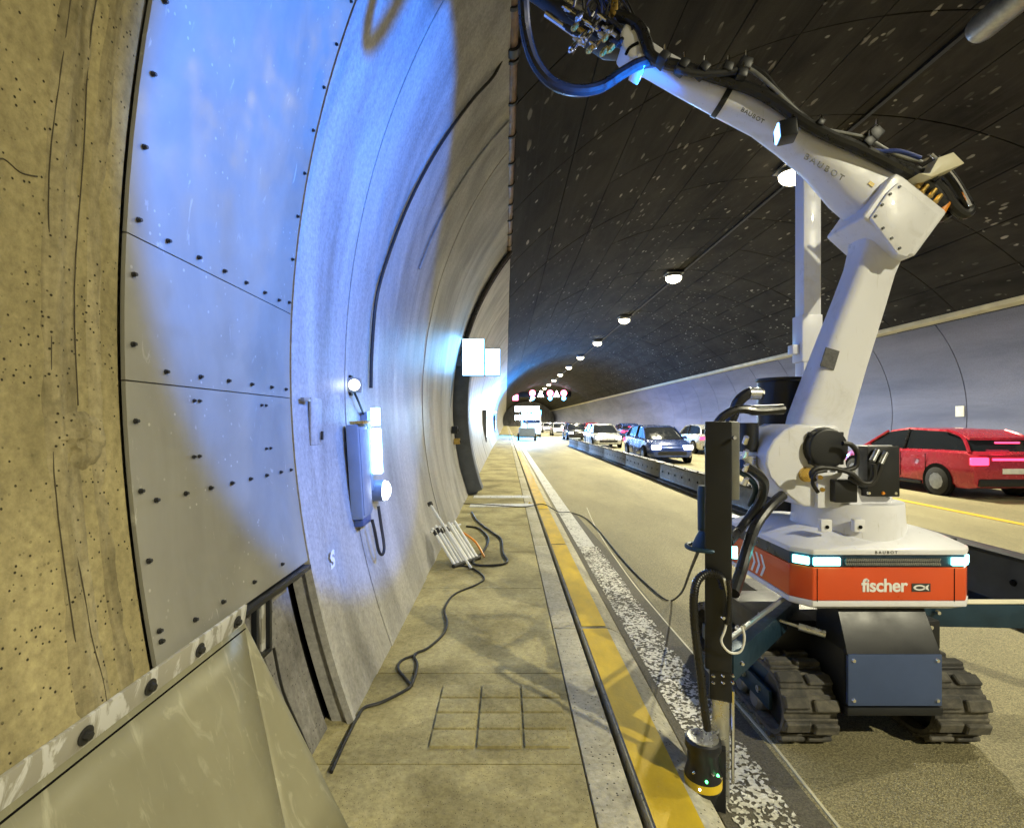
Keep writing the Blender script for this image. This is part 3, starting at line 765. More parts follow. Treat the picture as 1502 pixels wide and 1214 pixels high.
# ------------------------------------------------------------------ steel barrier along the lane
bar0 = thing('steel_barrier', 'low dark steel barrier element standing between the closed lane and the traffic', 'barrier', 'low steel barrier elements')
BL = 4.0
MB().prism([(4.12, 0), (4.12, .05), (4.21, .09), (4.23, .46), (4.20, .50), (4.40, .50), (4.37, .46), (4.39, .09), (4.48, .05), (4.48, 0)], .01, BL - .01).build('rail', 'barrier_steel', bar0, bevel=.006)
nm = MB().box((0, 0, 0), (.03, .05, .03)).mesh('lug', 'black_paint', .004, 1, 30)
hole_disc = MB().lathe((0, 0, 0), (-.012, 0, 0), [(0, .028), (1, .022)], 12).mesh('bolt', 'joint_black', 0, 2, 30)
for k in range(8): link('bolt', hole_disc, bar0, (4.217, .25 + k * .5, .28))  # black discs stand for the dark holes in the rail face
for k in range(5): link('lug', nm, bar0, (4.20, .4 + k * .8, .515))
for k in range(2, 26):
    o = copy_tree(bar0) if k < 9 else None
    if o is None:
        o = thing('steel_barrier', bar0['label'], 'barrier', bar0['group']); c = bar0.children[0].copy(); COL.objects.link(c); c.parent = o
    o.location = (0, -2.0 + BL * k, 0)
bar0.location = (0, 2.0, 0); bar0['label'] = 'nearest low dark steel barrier element, right behind the robot'

# ------------------------------------------------------------------ right wall details
rs1 = MB().box((17.05, 19.2, 2.0), (.03, .36, .40)).build('wall_notice', 'plate_white', bevel=.004); tag(rs1, 'small white square notice on the far right wall', 'notice')
rs2 = MB().box((17.05, 26.5, 2.0), (.03, .30, .40)).build('wall_notice', 'plate_white', bevel=.004); tag(rs2, 'small pale notice on the far wall right beside the white arm', 'notice')

# jet fan at the ceiling
jf = thing('jet_fan', 'grey jet fan hanging from the ceiling at the upper right corner', 'jet fan')
JX, JZ = 8.05, 8.28
MB().lathe((JX, 6.5, JZ), (JX, 8.75, JZ), [(0, .20), (.05, .23), (.95, .23), (1, .20)], 28).build('casing', 'galvanised', jf)
for yy in (7.0, 8.3): MB().box((JX, yy, JZ + .30), (.36, .06, .20)).build('hanger', 'tray_grey', jf, bevel=.005)
MB().cyl((JX, 8.72, JZ), (JX, 8.77, JZ), .17, n=24).build('grille', 'black_paint', jf)

# ------------------------------------------------------------------ signal gantry
gt = thing('signal_gantry', 'dark gantry with lit lane signals spanning the far road', 'gantry')
GY = 100.0
MB().box((6.6, GY + .4, 6.9), (12.4, .5, 1.1)).build('beam', 'black_paint', gt, bevel=.03)
for x in (.7, 12.5): MB().cyl((x, GY + .4, 7.3), (x, GY + .4, 8.2), .12).build('hanger', 'black_paint', gt)
def disc(x, z, r, mt, n=20, nm='signal'):
    MB().cyl((x, GY + .10, z), (x, GY + .06, z), r, r, n).build(nm, mt, gt)
def xat(u): return (u - U0) * GY / F
def zat(v): return CAMZ - (v - V0) * GY / F
MB().box((xat(756), GY + .1, zat(583)), (1.1, .12, 1.1)).build('red_signal', 'signal_red', gt, bevel=.05)
rx = MB()
for s in (45, -45): rx.box((xat(756), GY + .02, zat(583)), (.9, .03, .16), Matrix.Rotation(R(s), 3, 'Y'))
rx.build('cross_mark', 'signal_white', gt)
for u, k in ((781, 'c'), (793, 't'), (807, 'c'), (816.5, 't'), (827, 'c')):
    if k == 'c':
        disc(xat(u), zat(576.5), .62, 'signal_red'); MB().cyl((xat(u), GY + .05, zat(576.5)), (xat(u), GY + .02, zat(576.5)), .45).build('white_disc', 'signal_white', gt)
        disc(xat(u), zat(584), .42, 'signal_blue')
    else:
        MB().prism([(xat(u) - .62, zat(582)), (xat(u) + .62, zat(582)), (xat(u), zat(572.5))], GY + .06, GY + .1).build('triangle_signal', 'signal_white', gt)

# ------------------------------------------------------------------ vehicles; the cars are invented in place of traffic light trails
def make_stand_in_car(name, label, paint, heading, loc, group, tall=0.0):
    c = thing(name, label, 'car', group)
    L, Wd = 4.3, .89
    # body: stations along y (rear at -L/2), each ring (x,z)
    st = [(-2.15, .70, .38, .80), (-2.12, .80, .26, .93), (-1.95, .86, .22, 1.0), (-1.3, .89, .20, 1.0), (0, .90, .19, .97), (1.0, .89, .19, .94), (1.55, .87, .20, .86), (1.95, .82, .22, .76), (2.12, .72, .27, .66), (2.15, .64, .36, .60)]
    rings = []
    for y, w, zb, zt in st:
        zm = (zb + zt) / 2
        rings.append([Vector(q) for q in ((-w * .90, y, zb), (w * .90, y, zb), (w, y, zb + .10), (w * 1.01, y, zm + .05), (w * .96, y, zt - .05), (w * .86, y, zt), (-w * .86, y, zt), (-w * .96, y, zt - .05), (-w * 1.01, y, zm + .05), (-w, y, zb + .10))])
    MB().ring(rings).build('body', paint, c, smooth=40)
    gl = [(-2.00, .72, .95), (-1.72, .66, 1.28 + tall), (-1.3, .63, 1.42 + tall), (-.2, .63, 1.46 + tall), (.45, .62, 1.38 + tall), (1.22, .74, .93)]
    rings = []
    for y, w, zt in gl:
        rings.append([Vector((-.78, y, .9)), Vector((.78, y, .9)), Vector((w, y, zt - .03)), Vector((w * .8, y, zt)), Vector((-w * .8, y, zt)), Vector((-w, y, zt - .03))])
    MB().ring(rings).build('windows', 'car_glass', c, smooth=30)
    rf = [(-1.78, .60, 1.275 + tall), (-1.3, .625, 1.435 + tall), (-.2, .625, 1.475 + tall), (.42, .60, 1.40 + tall)]
    rings = [[Vector((-w, y, z - .05)), Vector((w, y, z - .05)), Vector((w * .96, y, z)), Vector((-w * .96, y, z))] for y, w, z in rf]
    MB().ring(rings).build('roof', paint, c, smooth=40)
    for s in (-1, 1):
        MB().tube([(s * .77, -1.98, .97), (s * .66, -1.70, 1.28 + tall), (s * .64, -1.3, 1.42 + tall)], .035, 6).build('rear_pillar', paint, c)
        MB().tube([(s * .77, 1.18, .95), (s * .63, .45, 1.38 + tall)], .03, 6).build('front_pillar', paint, c)
        MB().box((s * .70, -2.125, .80), (.34, .08, .16)).build('taillight', 'taillight', c, bevel=.02)
        MB().box((s * .60, 2.12, .64), (.34, .12, .15)).build('headlight', 'headlight', c, bevel=.02)
        MB().box((s * .98, .70, .98), (.16, .10, .12)).build('mirror', paint, c, bevel=.03)
        MB().tube([(s * .79, -.25, .96), (s * .645, -.25, 1.44 + tall)], .03, 6).build('centre_pillar', 'car_black', c)
        for y in (-.30, -1.02, .78): MB().box((s * .905, y, .62), (.012, .010, .56)).build('door_seam', 'joint_black', c)
        for y in (-.45, .55): MB().box((s * .915, y - .28, .83), (.03, .17, .025)).build('door_handle', paint, c, bevel=.006)
        MB().box((s * .89, .05, .235), (.05, 1.9, .07)).build('sill', 'black_paint', c, bevel=.015)
        for y in (-1.32, 1.36): MB().lathe((s * .80, y, .33), (s * .905, y, .33), [(0, .37), (1, .375)], 24).build('wheel_arch', 'joint_black', c)
        for y in (-1.32, 1.36):
            w = MB().lathe((s * .72, y, .315), (s * .92, y, .315), [(0, .28), (.12, .315), (.88, .315), (1, .28)], 24).build('wheel', 'tyre', c)
            MB().lathe((s * .905, y, .315), (s * .928, y, .315), [(0, .21), (.6, .20), (1, .05)], 10).build('rim', 'galvanised', w)
    MB().box((0, -2.145, .84), (.9, .03, .05)).build('light_bar', 'taillight', c, bevel=.01)
    MB().box((0, -2.16, .60), (.52, .02, .11)).build('number_plate', 'plate_white', c, bevel=.004)
    MB().box((0, -2.10, .36), (1.46, .16, .16)).build('bumper', 'black_paint', c, bevel=.03)
    MB().box((0, -1.99, 1.18 + tall), (.5, .04, .035)).build('brake_light', 'taillight', c, bevel=.008)
    MB().box((0, 2.13, .42), (1.1, .06, .14)).build('front_grille', 'black_paint', c, bevel=.02)
    c.location = loc; c.rotation_euler = (0, 0, heading)
    return c
G = 'cars standing in for light trails in the open lanes'
cars = [
    ('stand-in red hatchback with lit tail lights passing behind the robot at the right edge', 'car_red', 0, (10.4, 12.6, 0)),
    ('stand-in silver car with lit tail lights in the middle lane, ahead of the red hatchback', 'car_silver', 0, (10.3, 27, 0)),
    ('stand-in dark blue car with lit tail lights far along the middle lane', 'car_blue', 0, (10.3, 44, 0)),
    ('stand-in red car with lit tail lights far along the middle lane', 'car_red', 0, (10.3, 63, 0)),
    ('farthest stand-in black car with tail lights in the middle lane', 'car_black', 0, (10.3, 86, 0)),
    ('stand-in dark blue car with headlights on beside the barrier, left of the black mast', 'car_blue', math.pi, (6.3, 21.5, 0)),
    ('stand-in silver car with headlights on, second along the barrier', 'car_silver', math.pi, (6.2, 33, 0)),
    ('stand-in black car with headlights on, third along the barrier', 'car_black', math.pi, (6.2, 46, 0)),
    ('stand-in white car with headlights on, fourth along the barrier', 'car_white', math.pi, (6.2, 60, 0)),
    ('far stand-in white car with headlights on beside the barrier', 'car_white', math.pi, (6.2, 76, 0)),
    ('far stand-in silver car with headlights on under the signal gantry', 'car_silver', math.pi, (6.2, 96, 0)),
    ('farthest stand-in black car with headlights on beside the barrier', 'car_black', math.pi, (6.2, 120, 0)),
]
for lb, pt_, hd, loc in cars: make_stand_in_car('car', lb, pt_, hd, loc, G)
# invented emergency van and blue beacons, standing in for the far blue-white glare
ev = thing('stand_in_van', 'added far emergency van standing in for the glare, with blazing headlights and blue beacons at the tunnel end', 'van')
vx, vy = 2.6, 52
MB().box((vx, vy + 2.6, 1.35), (2.0, 5.0, 2.1)).build('body', 'car_white', ev, bevel=.12)
MB().box((vx, vy + .07, 1.85), (1.7, .08, .7)).build('windscreen', 'car_glass', ev, bevel=.02)
for s in (-1, 1):
    MB().cyl((vx + s * .72, vy + .1, .9), (vx + s * .72, vy - .02, .9), .26).build('headlight', 'headlight', ev)
    MB().box((vx + s * .55, vy + .4, 2.55), (.85, .35, .34)).build('beacon', 'glare_blue', ev, bevel=.05)
    for y in (1.0, 4.2): MB().cyl((vx + s * .85, vy + y, .35), (vx + s * 1.02, vy + y, .35), .35).build('wheel', 'tyre', ev)
bd = bpy.data.lights.new('stand_in_beacon_glow', 'POINT'); bd.energy = 9000; bd.color = (.04, .30, 1); bd.shadow_soft_size = .3
link('stand_in_beacon_glow', bd, ev, (vx - .6, vy - .3, 2.9))
ft = thing('stand_in_floodlights', 'added floodlight trailer standing in for the white blue glare far ahead by the left kerb', 'floodlight')  # trailer and its beam are added to imitate the far-end glare
fx, fy = 1.75, 42.0
MB().box((fx, fy + .8, .75), (1.3, 1.6, .7)).build('trailer_body', 'cabinet_grey', ft, bevel=.05)
MB().cyl((fx, fy + .3, 1.1), (fx, fy + .3, 2.9), .06).build('pole', 'galvanised', ft)
MB().box((fx, fy + .3, 2.3), (1.9, .08, .08)).build('crossbar', 'galvanised', ft, bevel=.01)
for i in range(4):
    for z in (1.95, 2.65):
        h = MB().box((fx - .78 + .52 * i, fy + .15, z), (.46, .16, .46)).build('lamp_head', 'black_paint', ft, bevel=.03)
        MB().box((fx - .78 + .52 * i, fy + .06, z), (.40, .03, .40)).build('lamp_glass', 'glare_glass', h, bevel=.01)
for s in (-1, 1): MB().cyl((fx + s * .62, fy + .8, .32), (fx + s * .78, fy + .8, .32), .32).build('wheel', 'tyre', ft)
hd_ = bpy.data.lights.new('stand_in_flood_beam', 'SPOT'); hd_.energy = 1800; hd_.color = (.45, .72, 1); hd_.spot_size = R(130); hd_.spot_blend = .9; hd_.shadow_soft_size = .4
ho_ = link('stand_in_flood_beam', hd_, ft, (fx, fy - .1, 2.3)); ho_.rotation_euler = (R(84), 0, R(180))

# ------------------------------------------------------------------ the robot
rb = thing('construction_robot', 'white and orange tracked drilling robot with its arm raised to the ceiling', 'robot')
RX = 1.86
# tracks
def make_track(cx, side):
    t = link('track', MB().box((cx, 3.10, .195), (.17, .80, .20)).mesh('track_frame', 'navy_steel', .02, 2, 35), rb)
    r = .165; y0, y1 = 2.665, 3.50; zc = .185
    path = []
    n = 26; Ls = y1 - y0; per = 2 * Ls + 2 * math.pi * r
    for k in range(n):
        d = per * k / n
        if d < Ls: path.append((y0 + d, zc - r, 0))
        elif d < Ls + math.pi * r:
            a = (d - Ls) / r; path.append((y1 + r * math.sin(a), zc - r * math.cos(a), a))
        elif d < 2 * Ls + math.pi * r:
            path.append((y1 - (d - Ls - math.pi * r), zc + r, math.pi))
        else:
            a = math.pi + (d - 2 * Ls - math.pi * r) / r; path.append((y0 + r * math.sin(a), zc - r * math.cos(a), a))
    for y, z, a in path:
        p = link('tread_pad', PADM, t, (cx, y, z)); p.rotation_euler = (a, 0, 0)
    # belt
    rings = []
    for k in range(60):
        d = per * k / 60; 
        if d < Ls: q = (y0 + d, zc - r, 0)
        elif d < Ls + math.pi * r: a = (d - Ls) / r; q = (y1 + r * math.sin(a), zc - r * math.cos(a), a)
        elif d < 2 * Ls + math.pi * r: q = (y1 - (d - Ls - math.pi * r), zc + r, math.pi)
        else: a = math.pi + (d - 2 * Ls - math.pi * r) / r; q = (y0 + r * math.sin(a), zc - r * math.cos(a), a)
        y, z, a = q; nn = Vector((0, math.sin(a), -math.cos(a)))
        rings.append([Vector((cx - .13, y, z)), Vector((cx + .13, y, z)), Vector((cx + .13, y, z)) - nn * .02, Vector((cx - .13, y, z)) - nn * .02])
    MB().ring(rings, closed=True).build('belt', 'track_rubber', t)
    for y in (y0, y1): MB().lathe((cx - .09, y, zc), (cx + .09, y, zc), [(0, .11), (.1, .14), (.9, .14), (1, .11)], 20).build('drive_wheel', 'black_paint', t)
    for k in range(4):
        y = 2.82 + k * .18
        MB().lathe((cx - .125, y, .10), (cx + .125, y, .10), [(0, .045), (.08, .06), (.92, .06), (1, .045)], 16).build('roller', 'galvanised', t)
    s = side
    MB().box((cx + s * .118, 3.10, .175), (.02, .90, .10)).build('side_rail', 'navy_steel', t, bevel=.006)
    for k in range(5): MB().cyl((cx + s * .125, 2.75 + k * .17, .185), (cx + s * .14, 2.75 + k * .17, .185), .018, n=10).build('hub_bolt', 'aluminium', t)
pm = MB()
pm.box((0, 0, -.004), (.262, .082, .014))
pm.prism([(-.131, -.032), (-.012, -.032), (-.006, -.008), (-.131, -.008)], -.034, .020)
pm.prism([(.006, -.008), (.012, -.032), (.131, -.032), (.131, -.008)], -.020, .034)
PADM = pm.mesh('tread_pad', 'track_rubber', .006, 1, 30)
make_track(RX - .37, -1); make_track(RX + .37, 1)
# chassis
ch = MB().prism([(RX - .225, .20), (RX + .225, .20), (RX + .225, .52), (RX - .225, .52)], 2.47, 3.6).build('chassis', 'black_paint', rb, bevel=.01)
def quadbox(p0, p1, name, mat, bev): ...
MB().add([(RX - .225, 2.445, .50), (RX + .225, 2.445, .50), (RX + .215, 2.54, .70), (RX - .215, 2.54, .70), (RX - .225, 2.7, .50), (RX + .225, 2.7, .50), (RX + .215, 2.7, .70), (RX - .215, 2.7, .70)],
         [(0, 1, 2, 3), (5, 4, 7, 6), (0, 4, 5, 1), (1, 5, 6, 2), (2, 6, 7, 3), (3, 7, 4, 0)]).build('sloped_cover', 'black_paint', ch, bevel=.002, smooth=15)
MB().box((RX, 2.452, .385), (.448, .02, .245)).build('front_plate', 'plate_blue', ch, bevel=.004)
for x in (-.2, .2):
    for z in (.29, .48): MB().lathe((RX + x, 2.442, z), (RX + x, 2.434, z), [(0, .011), (1, .008)], 10).build('plate_bolt', 'chrome', ch)
MB().box((RX, 2.47, .235), (.46, .06, .04)).build('tow_bar', 'black_paint', ch, bevel=.008)
MB().cyl((RX - .52, 2.72, .60), (RX - .36, 2.62, .57), .008, n=8).cyl((RX - .36, 2.62, .57), (RX - .26, 2.56, .555), .018, n=12).build('gas_strut', 'aluminium', ch)
for s_ in (-1, 1): MB().box((RX + s_ * .33, 3.0, .47), (.30, .5, .16)).build('track_bridge', 'black_paint', ch, bevel=.015)
for x, y, z in ((-.50, 2.74, .55), (-.44, 2.74, .60), (.28, 2.66, .57), (.33, 2.66, .56), (-.6, 2.78, .50)):
    MB().lathe((RX + x, y, z), (RX + x, y - .03, z), [(0, .016), (1, .012)], 10).build('fitting', 'chrome', ch)
# body shell
def plan(w, y0, y1, c):  # chamfered rectangle
    return [(RX - w + c, y0), (RX + w - c, y0), (RX + w, y0 + c), (RX + w, y1 - c), (RX + w - c, y1), (RX - w + c, y1), (RX - w, y1 - c), (RX - w, y0 + c)]
def layer(name, mat, levels, parent, bev=.004, smooth=35):
    rings = []
    for z, w, y0, y1, c in levels: rings.append([Vector((x, y, z)) for x, y in plan(w, y0, y1, c)])
    return MB().ring(rings).build(name, mat, parent, bevel=bev, smooth=smooth)
HW = .445
bo = layer('body', 'robot_orange', [(.752, HW, 2.48, 3.30, .075), (.912, HW, 2.48, 3.30, .075)], rb, .006)
layer('lower_trim', 'robot_white', [(.700, HW - .05, 2.52, 3.26, .07), (.724, HW + .002, 2.478, 3.302, .075), (.750, HW + .002, 2.478, 3.302, .075)], bo, .002)
layer('light_band', 'band_navy', [(.914, HW - .004, 2.484, 3.296, .075), (.972, HW - .004, 2.484, 3.296, .075)], bo, .002)
layer('top_cover', 'robot_white', [(.974, HW + .006, 2.472, 3.308, .08), (1.0, HW + .004, 2.474, 3.306, .08), (1.045, HW - .07, 2.56, 3.22, .08), (1.066, HW - .13, 2.62, 3.16, .08)], bo, .008)
# corner seams on the orange panel
for x in (-HW + .095, HW - .13): MB().box((RX + x, 2.4795, .823), (.003, .003, .17)).build('panel_seam', 'joint_black', bo)
# teal lamps
lp = MB().box((RX - .305, 2.478, .942), (.13, .014, .040)).build('corner_lamp', 'led_teal', bo, bevel=.006)
q = Matrix.Rotation(R(-45), 3, 'Z')
MB().box((RX - HW + .036, 2.516, .942), (.075, .014, .040), q).build('corner_lamp', 'led_teal', bo, bevel=.006)
MB().box((RX + .335, 2.478, .942), (.07, .014, .040)).build('corner_lamp', 'led_teal', bo, bevel=.006)
MB().box((RX + HW - .036, 2.516, .942), (.075, .014, .040), Matrix.Rotation(R(45), 3, 'Z')).build('corner_lamp', 'led_teal', bo, bevel=.006)
gr = MB()
for k in range(44):
    x = RX - .21 + k * .0105
    gr.box((x, 2.480, .950), (.0065, .010, .016), Matrix.Rotation(R(28), 3, 'Y')); gr.box((x, 2.480, .931), (.0065, .010, .016), Matrix.Rotation(R(-28), 3, 'Y'))
g_ = gr.build('vent_grille', 'galvanised', bo); g_['kind'] = 'stuff'
# lettering
text('maker_name', 'fischer', .088, 'letter_white', bo, (1.725, 2.4785, .797), (R(90), 0, 0), .0022, .95, .0008, 1.0)
MB().prism([(1.968, .796), (2.058, .796), (2.058, .836), (1.968, .836)], 2.4775, 2.4795).build('emblem_plate', 'letter_dark', bo)
fish = []
for k in range(20):
    a = 2 * math.pi * k / 20; fish.append((2.004 + .030 * math.cos(a), .816 + .0135 * math.sin(a)))
em = MB().prism(fish, 2.4763, 2.4774)
em.prism([(2.028, .819), (2.050, .831), (2.044, .816), (2.050, .801), (2.028, .813)], 2.4763, 2.4774)
em.build('emblem_fish', 'letter_white', bo)
MB().prism([(x * .62 + 2.004 * .38, z * .5 + .816 * .5) for x, z in fish], 2.4752, 2.4762).build('emblem_fish_core', 'letter_dark', bo)
text('model_name', 'BAUBOT', .020, 'letter_dark', bo, (1.785, 2.4715, .981), (R(90), 0, 0), .0, 1.6, .0006)
# chevrons on the left side
for k in range(3):
    y = 2.80 + k * .055; x = RX - HW - .0012
    for s in (1, -1):
        MB().add([(x, y + .045, .825 + s * .060), (x, y + .022, .825 + s * .060), (x, y - .015, .825), (x, y + .010, .825)], [(0, 1, 2, 3)]).build('chevron', 'letter_white', bo, fix=False, smooth=None)
MB().box((RX - HW + .03, 3.36, .86), (.16, .16, .30)).build('rear_bracket', 'robot_white', bo, bevel=.02)
# arm pedestal
AY = 2.80
tb = MB().lathe((RX, AY, 1.0), (RX, AY, 1.20), [(0, .272), (.10, .275), (.55, .262), (1, .258)], 40).build('pedestal', 'robot_white', rb, bevel=.006)
for u in (1206, 1254):
    x = (u - U0) * 2.56 / F
    MB().box((x, AY - .262, 1.105), (.055, .03, .062)).build('lifting_lug', 'robot_white', tb, bevel=.006)
    MB().cyl((x, AY - .279, 1.10), (x, AY - .283, 1.10), .009, n=12).build('lug_hole', 'joint_black', tb)
def pz(l, d): return [(PX(u, v, d).x, PX(u, v, d).z) for u, v in l]
D1 = 2.62
ol = [(1172, 622), (1153, 630), (1137, 645), (1127, 663), (1125, 682), (1131, 700), (1145, 717), (1163, 731), (1180, 744), (1312, 744), (1312, 730), (1285, 722), (1263, 716), (1250, 700), (1244, 680), (1240, 640), (1230, 624)]
shd = MB().prism(pz(ol, D1), AY - .17, AY + .19).build('shoulder', 'robot_white', rb, bevel=.018, seg=3)
c = PX(1210, 657, D1)
hexo = []
mt = MB().lathe((c.x, AY - .165, c.z), (c.x, AY - .215, c.z), [(0, .108), (.25, .108), (.3, .100), (.9, .100), (1, .094)], 28).build('shoulder_motor', 'black_paint', shd, bevel=.004)
for k in range(4):
    a = R(45 + 90 * k)
    MB().box((c.x + .094 * math.cos(a), AY - .185, c.z + .094 * math.sin(a)), (.034, .035, .034)).build('motor_flange', 'black_paint', mt, bevel=.005)
c2_ = PX(1230, 718, D1)
MB().prism(pz([(1196, 692), (1246, 692), (1262, 742), (1196, 744)], D1), AY - .20, AY - .165).build('motor_frame', 'robot_white', shd, bevel=.006)
MB().box((c2_.x, AY - .215, c2_.z), (.115, .05, .115)).build('turning_motor', 'black_paint', shd, bevel=.008)
MB().lathe((PX(1184, 696, D1).x, AY - .165, PX(1184, 696, D1).z), (PX(1184, 696, D1).x, AY - .19, PX(1184, 696, D1).z), [(0, .04), (1, .036)], 18).build('brass_plug', 'brass', shd)
# control box right of the shoulder
cbx = MB().box((PX(1293, 691, 2.60).x, 2.62, PX(1293, 691, 2.60).z), (.165, .07, .255)).build('junction_box', 'black_paint', shd, bevel=.006)
MB().box((PX(1293, 691, 2.60).x + .008, 2.665, PX(1293, 691, 2.60).z - .01), (.18, .02, .28)).build('box_bracket', 'robot_white', cbx, bevel=.004)
for u, mtn in ((1274, 'chrome'), (1295, 'orange_plastic'), (1313, 'chrome')):
    q_ = PX(u, 723, 2.585); MB().lathe((q_.x, 2.586, q_.z), (q_.x, 2.578, q_.z), [(0, .009), (1, .007)], 10).build('box_screw', mtn, cbx)
for u, v in ((1279, 676), (1291, 680)):
    a_, b_ = PX(u, v, 2.56), PX(u + 8, v - 16, 2.57); MB().cyl(a_, b_, .014, n=12).build('plug', 'aluminium', cbx)
def cable(name, px, d, r, parent, mat='cable_black', sub=6, ribs=0, dd=None):
    pts = [PX(p[0], p[1], p[2] if len(p) > 2 else d) for p in px]
    return MB().tube(pts, r, 10, sub, ribs).build(name, mat, parent)
cable('motor_cable', [(1236, 650), (1248, 652), (1257, 664), (1256, 682), (1246, 688), (1230, 690)], 2.54, .012, shd)
cable('motor_cable', [(1195, 705), (1190, 694), (1200, 686), (1225, 687), (1248, 694), (1262, 706), (1275, 708), (1282, 698), (1281, 680)], 2.52, .012, shd)
cable('motor_cable', [(1200, 722), (1192, 708), (1196, 694), (1212, 690)], 2.51, .009, shd)
cable('motor_cable', [(1246, 700), (1262, 710), (1280, 708), (1290, 690), (1292, 680)], 2.54, .011, shd)
for u, v in ((1203, 700), (1206, 718)): MB().lathe(PX(u, v, 2.50), PX(u + 1, v, 2.47), [(0, .012), (1, .010)], 10).build('gland', 'brass', shd)

# upper arm
def S(u, v, hw, hd, d, du, dv): p = PX(u, v, d); return (p, hw * d / F, hd, (du, 0, -dv))
UA = AY
ua = MB().loft([S(1193, 650, 40, .085, UA, .28, -1), S(1199, 620, 38, .095, UA, .28, -1), S(1212, 580, 36, .095, UA, .30, -1), S(1229, 530, 34, .09, UA, .33, -1), S(1258, 448, 31, .085, UA, .33, -1), S(1274, 400, 29, .085, UA, .30, -1), S(1284, 370, 31, .095, UA, .25, -1), S(1290, 340, 36, .10, UA, .2, -1)], 28, 4.5).build('upper_arm', 'robot_white', rb)
MB().box(PX(1217, 526, UA - .094), (.075, .006, .105), Matrix.Rotation(R(17), 3, 'Y')).build('label_plate', 'grey_label', ua)
# elbow housing
el = MB().prism(pz([(1311, 268), (1374, 318), (1327, 382), (1311, 379), (1252, 325), (1262, 312), (1290, 272), (1300, 262)], UA - .1), AY - .17, AY + .14).build('elbow', 'robot_white', rb, bevel=.018, seg=3)
MB().prism(pz([(1312, 271), (1371, 318), (1325, 379), (1312, 375), (1272, 322), (1298, 284)], UA - .16), AY - .186, AY - .168).build('elbow_cover', 'robot_white', el, bevel=.006)
for u, v in ((1313, 276), (1299, 287), (1287, 303), (1277, 320), (1288, 338), (1301, 353), (1313, 368)):
    p_ = PX(u, v, UA - .16); p_ = Vector((2.075 + (p_.x - 2.075) * .97, AY - .186, 2.63 + (p_.z - 2.63) * .97)); MB().cyl(p_, p_ + Vector((0, -.006, 0)), .007, n=10).build('cover_screw', 'dark_bolt', el)
# forearm
fa = MB().loft([S(1322, 322, 40, .10, UA, -1, -.72), S(1290, 296, 46, .11, UA, -1, -.72), S(1250, 266, 42, .11, UA, -1, -.70), S(1205, 233, 29, .10, UA, -1, -.62), S(1160, 202, 24, .09, UA, -1, -.68), S(1120, 176, 22, .08, UA, -1, -.66), S(1060, 148, 20, .07, UA, -1, -.55), S(1000, 117, 19, .065, UA, -1, -.56), S(962, 96, 18, .065, UA, -1, -.6), S(944, 85, 19, .065, UA, -1, -.65)], 28, 3.4).build('forearm', 'robot_white', rb)
MB().loft([S(1063, 150, 21.5, .074, UA, -1, -.56), S(1056, 146, 21.5, .074, UA, -1, -.56)], 28, 3.4).build('arm_strap', 'black_paint', fa)
ang = math.atan2(.62, 1)
p_ = PX(1178, 232, UA - .112)
text('arm_lettering', 'BAUBOT', .046, 'letter_dark', fa, (p_.x, UA - .1125, p_.z), (R(90), R(31), 0), .0006, 1.5, .0008)
p_ = PX(1086, 168, UA - .085)
text('arm_lettering', 'BAUBOT', .032, 'letter_dark', fa, (p_.x, UA - .084, p_.z + .02), (R(90), R(30), 0), .0006, 1.15, .0008)
MB().box(PX(1278, 270, UA - .112), (.03, .004, .02), Matrix.Rotation(R(35), 3, 'Y')).build('warning_label', 'yellow_plastic', fa)
# wrist
wr = MB().prism(pz([(905, 62), (915, 45), (935, 42), (948, 56), (952, 88), (940, 104), (918, 98), (908, 82)], UA), UA - .075, UA + .075).build('wrist', 'robot_white', rb, bevel=.02, seg=3)
MB().prism(pz([(932, 92), (948, 96), (940, 112), (926, 104)], UA - .02), UA - .095, UA + .06).build('wrist_flange', 'robot_white', wr, bevel=.006)
MB().tube([PX(918, 80, UA - .08), PX(924, 70, UA - .08), PX(936, 63, UA - .08)], .008, 8).build('cover_slot', 'joint_black', wr)
# tool head: pneumatic cylinders, valves, drill
th_ = MB().prism(pz([(860, 34), (905, 50), (912, 80), (888, 78), (856, 58)], UA), UA - .06, UA + .06).build('tool_head', 'black_paint', rb, bevel=.01)
MB().cyl(PX(874, 52, UA), PX(782, -12, UA), .045, n=18).build('drill_body', 'black_paint', th_, bevel=.004)
MB().cyl(PX(868, 26, UA + .02), PX(790, -26, UA + .02), .03, n=16).build('guide_rail', 'aluminium', th_)
MB().cyl(PX(860, 62, UA - .07), PX(800, 20, UA - .07), .016, n=12).build('guide_rod', 'chrome', th_)
rnd = random.Random(3)
for k in range(26):
    u, v = 846 + (k % 7) * 11 + rnd.uniform(-3, 3), 22 + (k // 7) * 13 + (k % 7) * 3 + rnd.uniform(-4, 4)
    a_ = PX(u, v, UA - .09 - .02 * rnd.random()); L = rnd.uniform(.05, .11)
    d_ = Vector((-.55 * L, -.02, -.8 * L)) if k % 2 else Vector((-.8 * L, 0, .55 * L))
    MB().lathe(a_, a_ + d_, [(0, .010), (.3, .010), (.32, .015), (.8, .015), (.82, .008), (1, .008)], 12).build('pneumatic_cylinder', rnd.choice(['chrome', 'aluminium', 'brass', 'black_paint', 'chrome']), th_)
for k in range(11):
    u, v = 840 + rnd.uniform(0, 70), 8 + rnd.uniform(0, 50)
    cable('air_line', [(u, v), (u + rnd.uniform(-12, 12), v - 18), (u + 15, v - 30), (u + rnd.uniform(18, 40), v - 10), (u + 40, v + 18)], UA - .08 + .02 * k / 7, .006, th_, 'blue_hose' if k % 2 else 'cable_black')
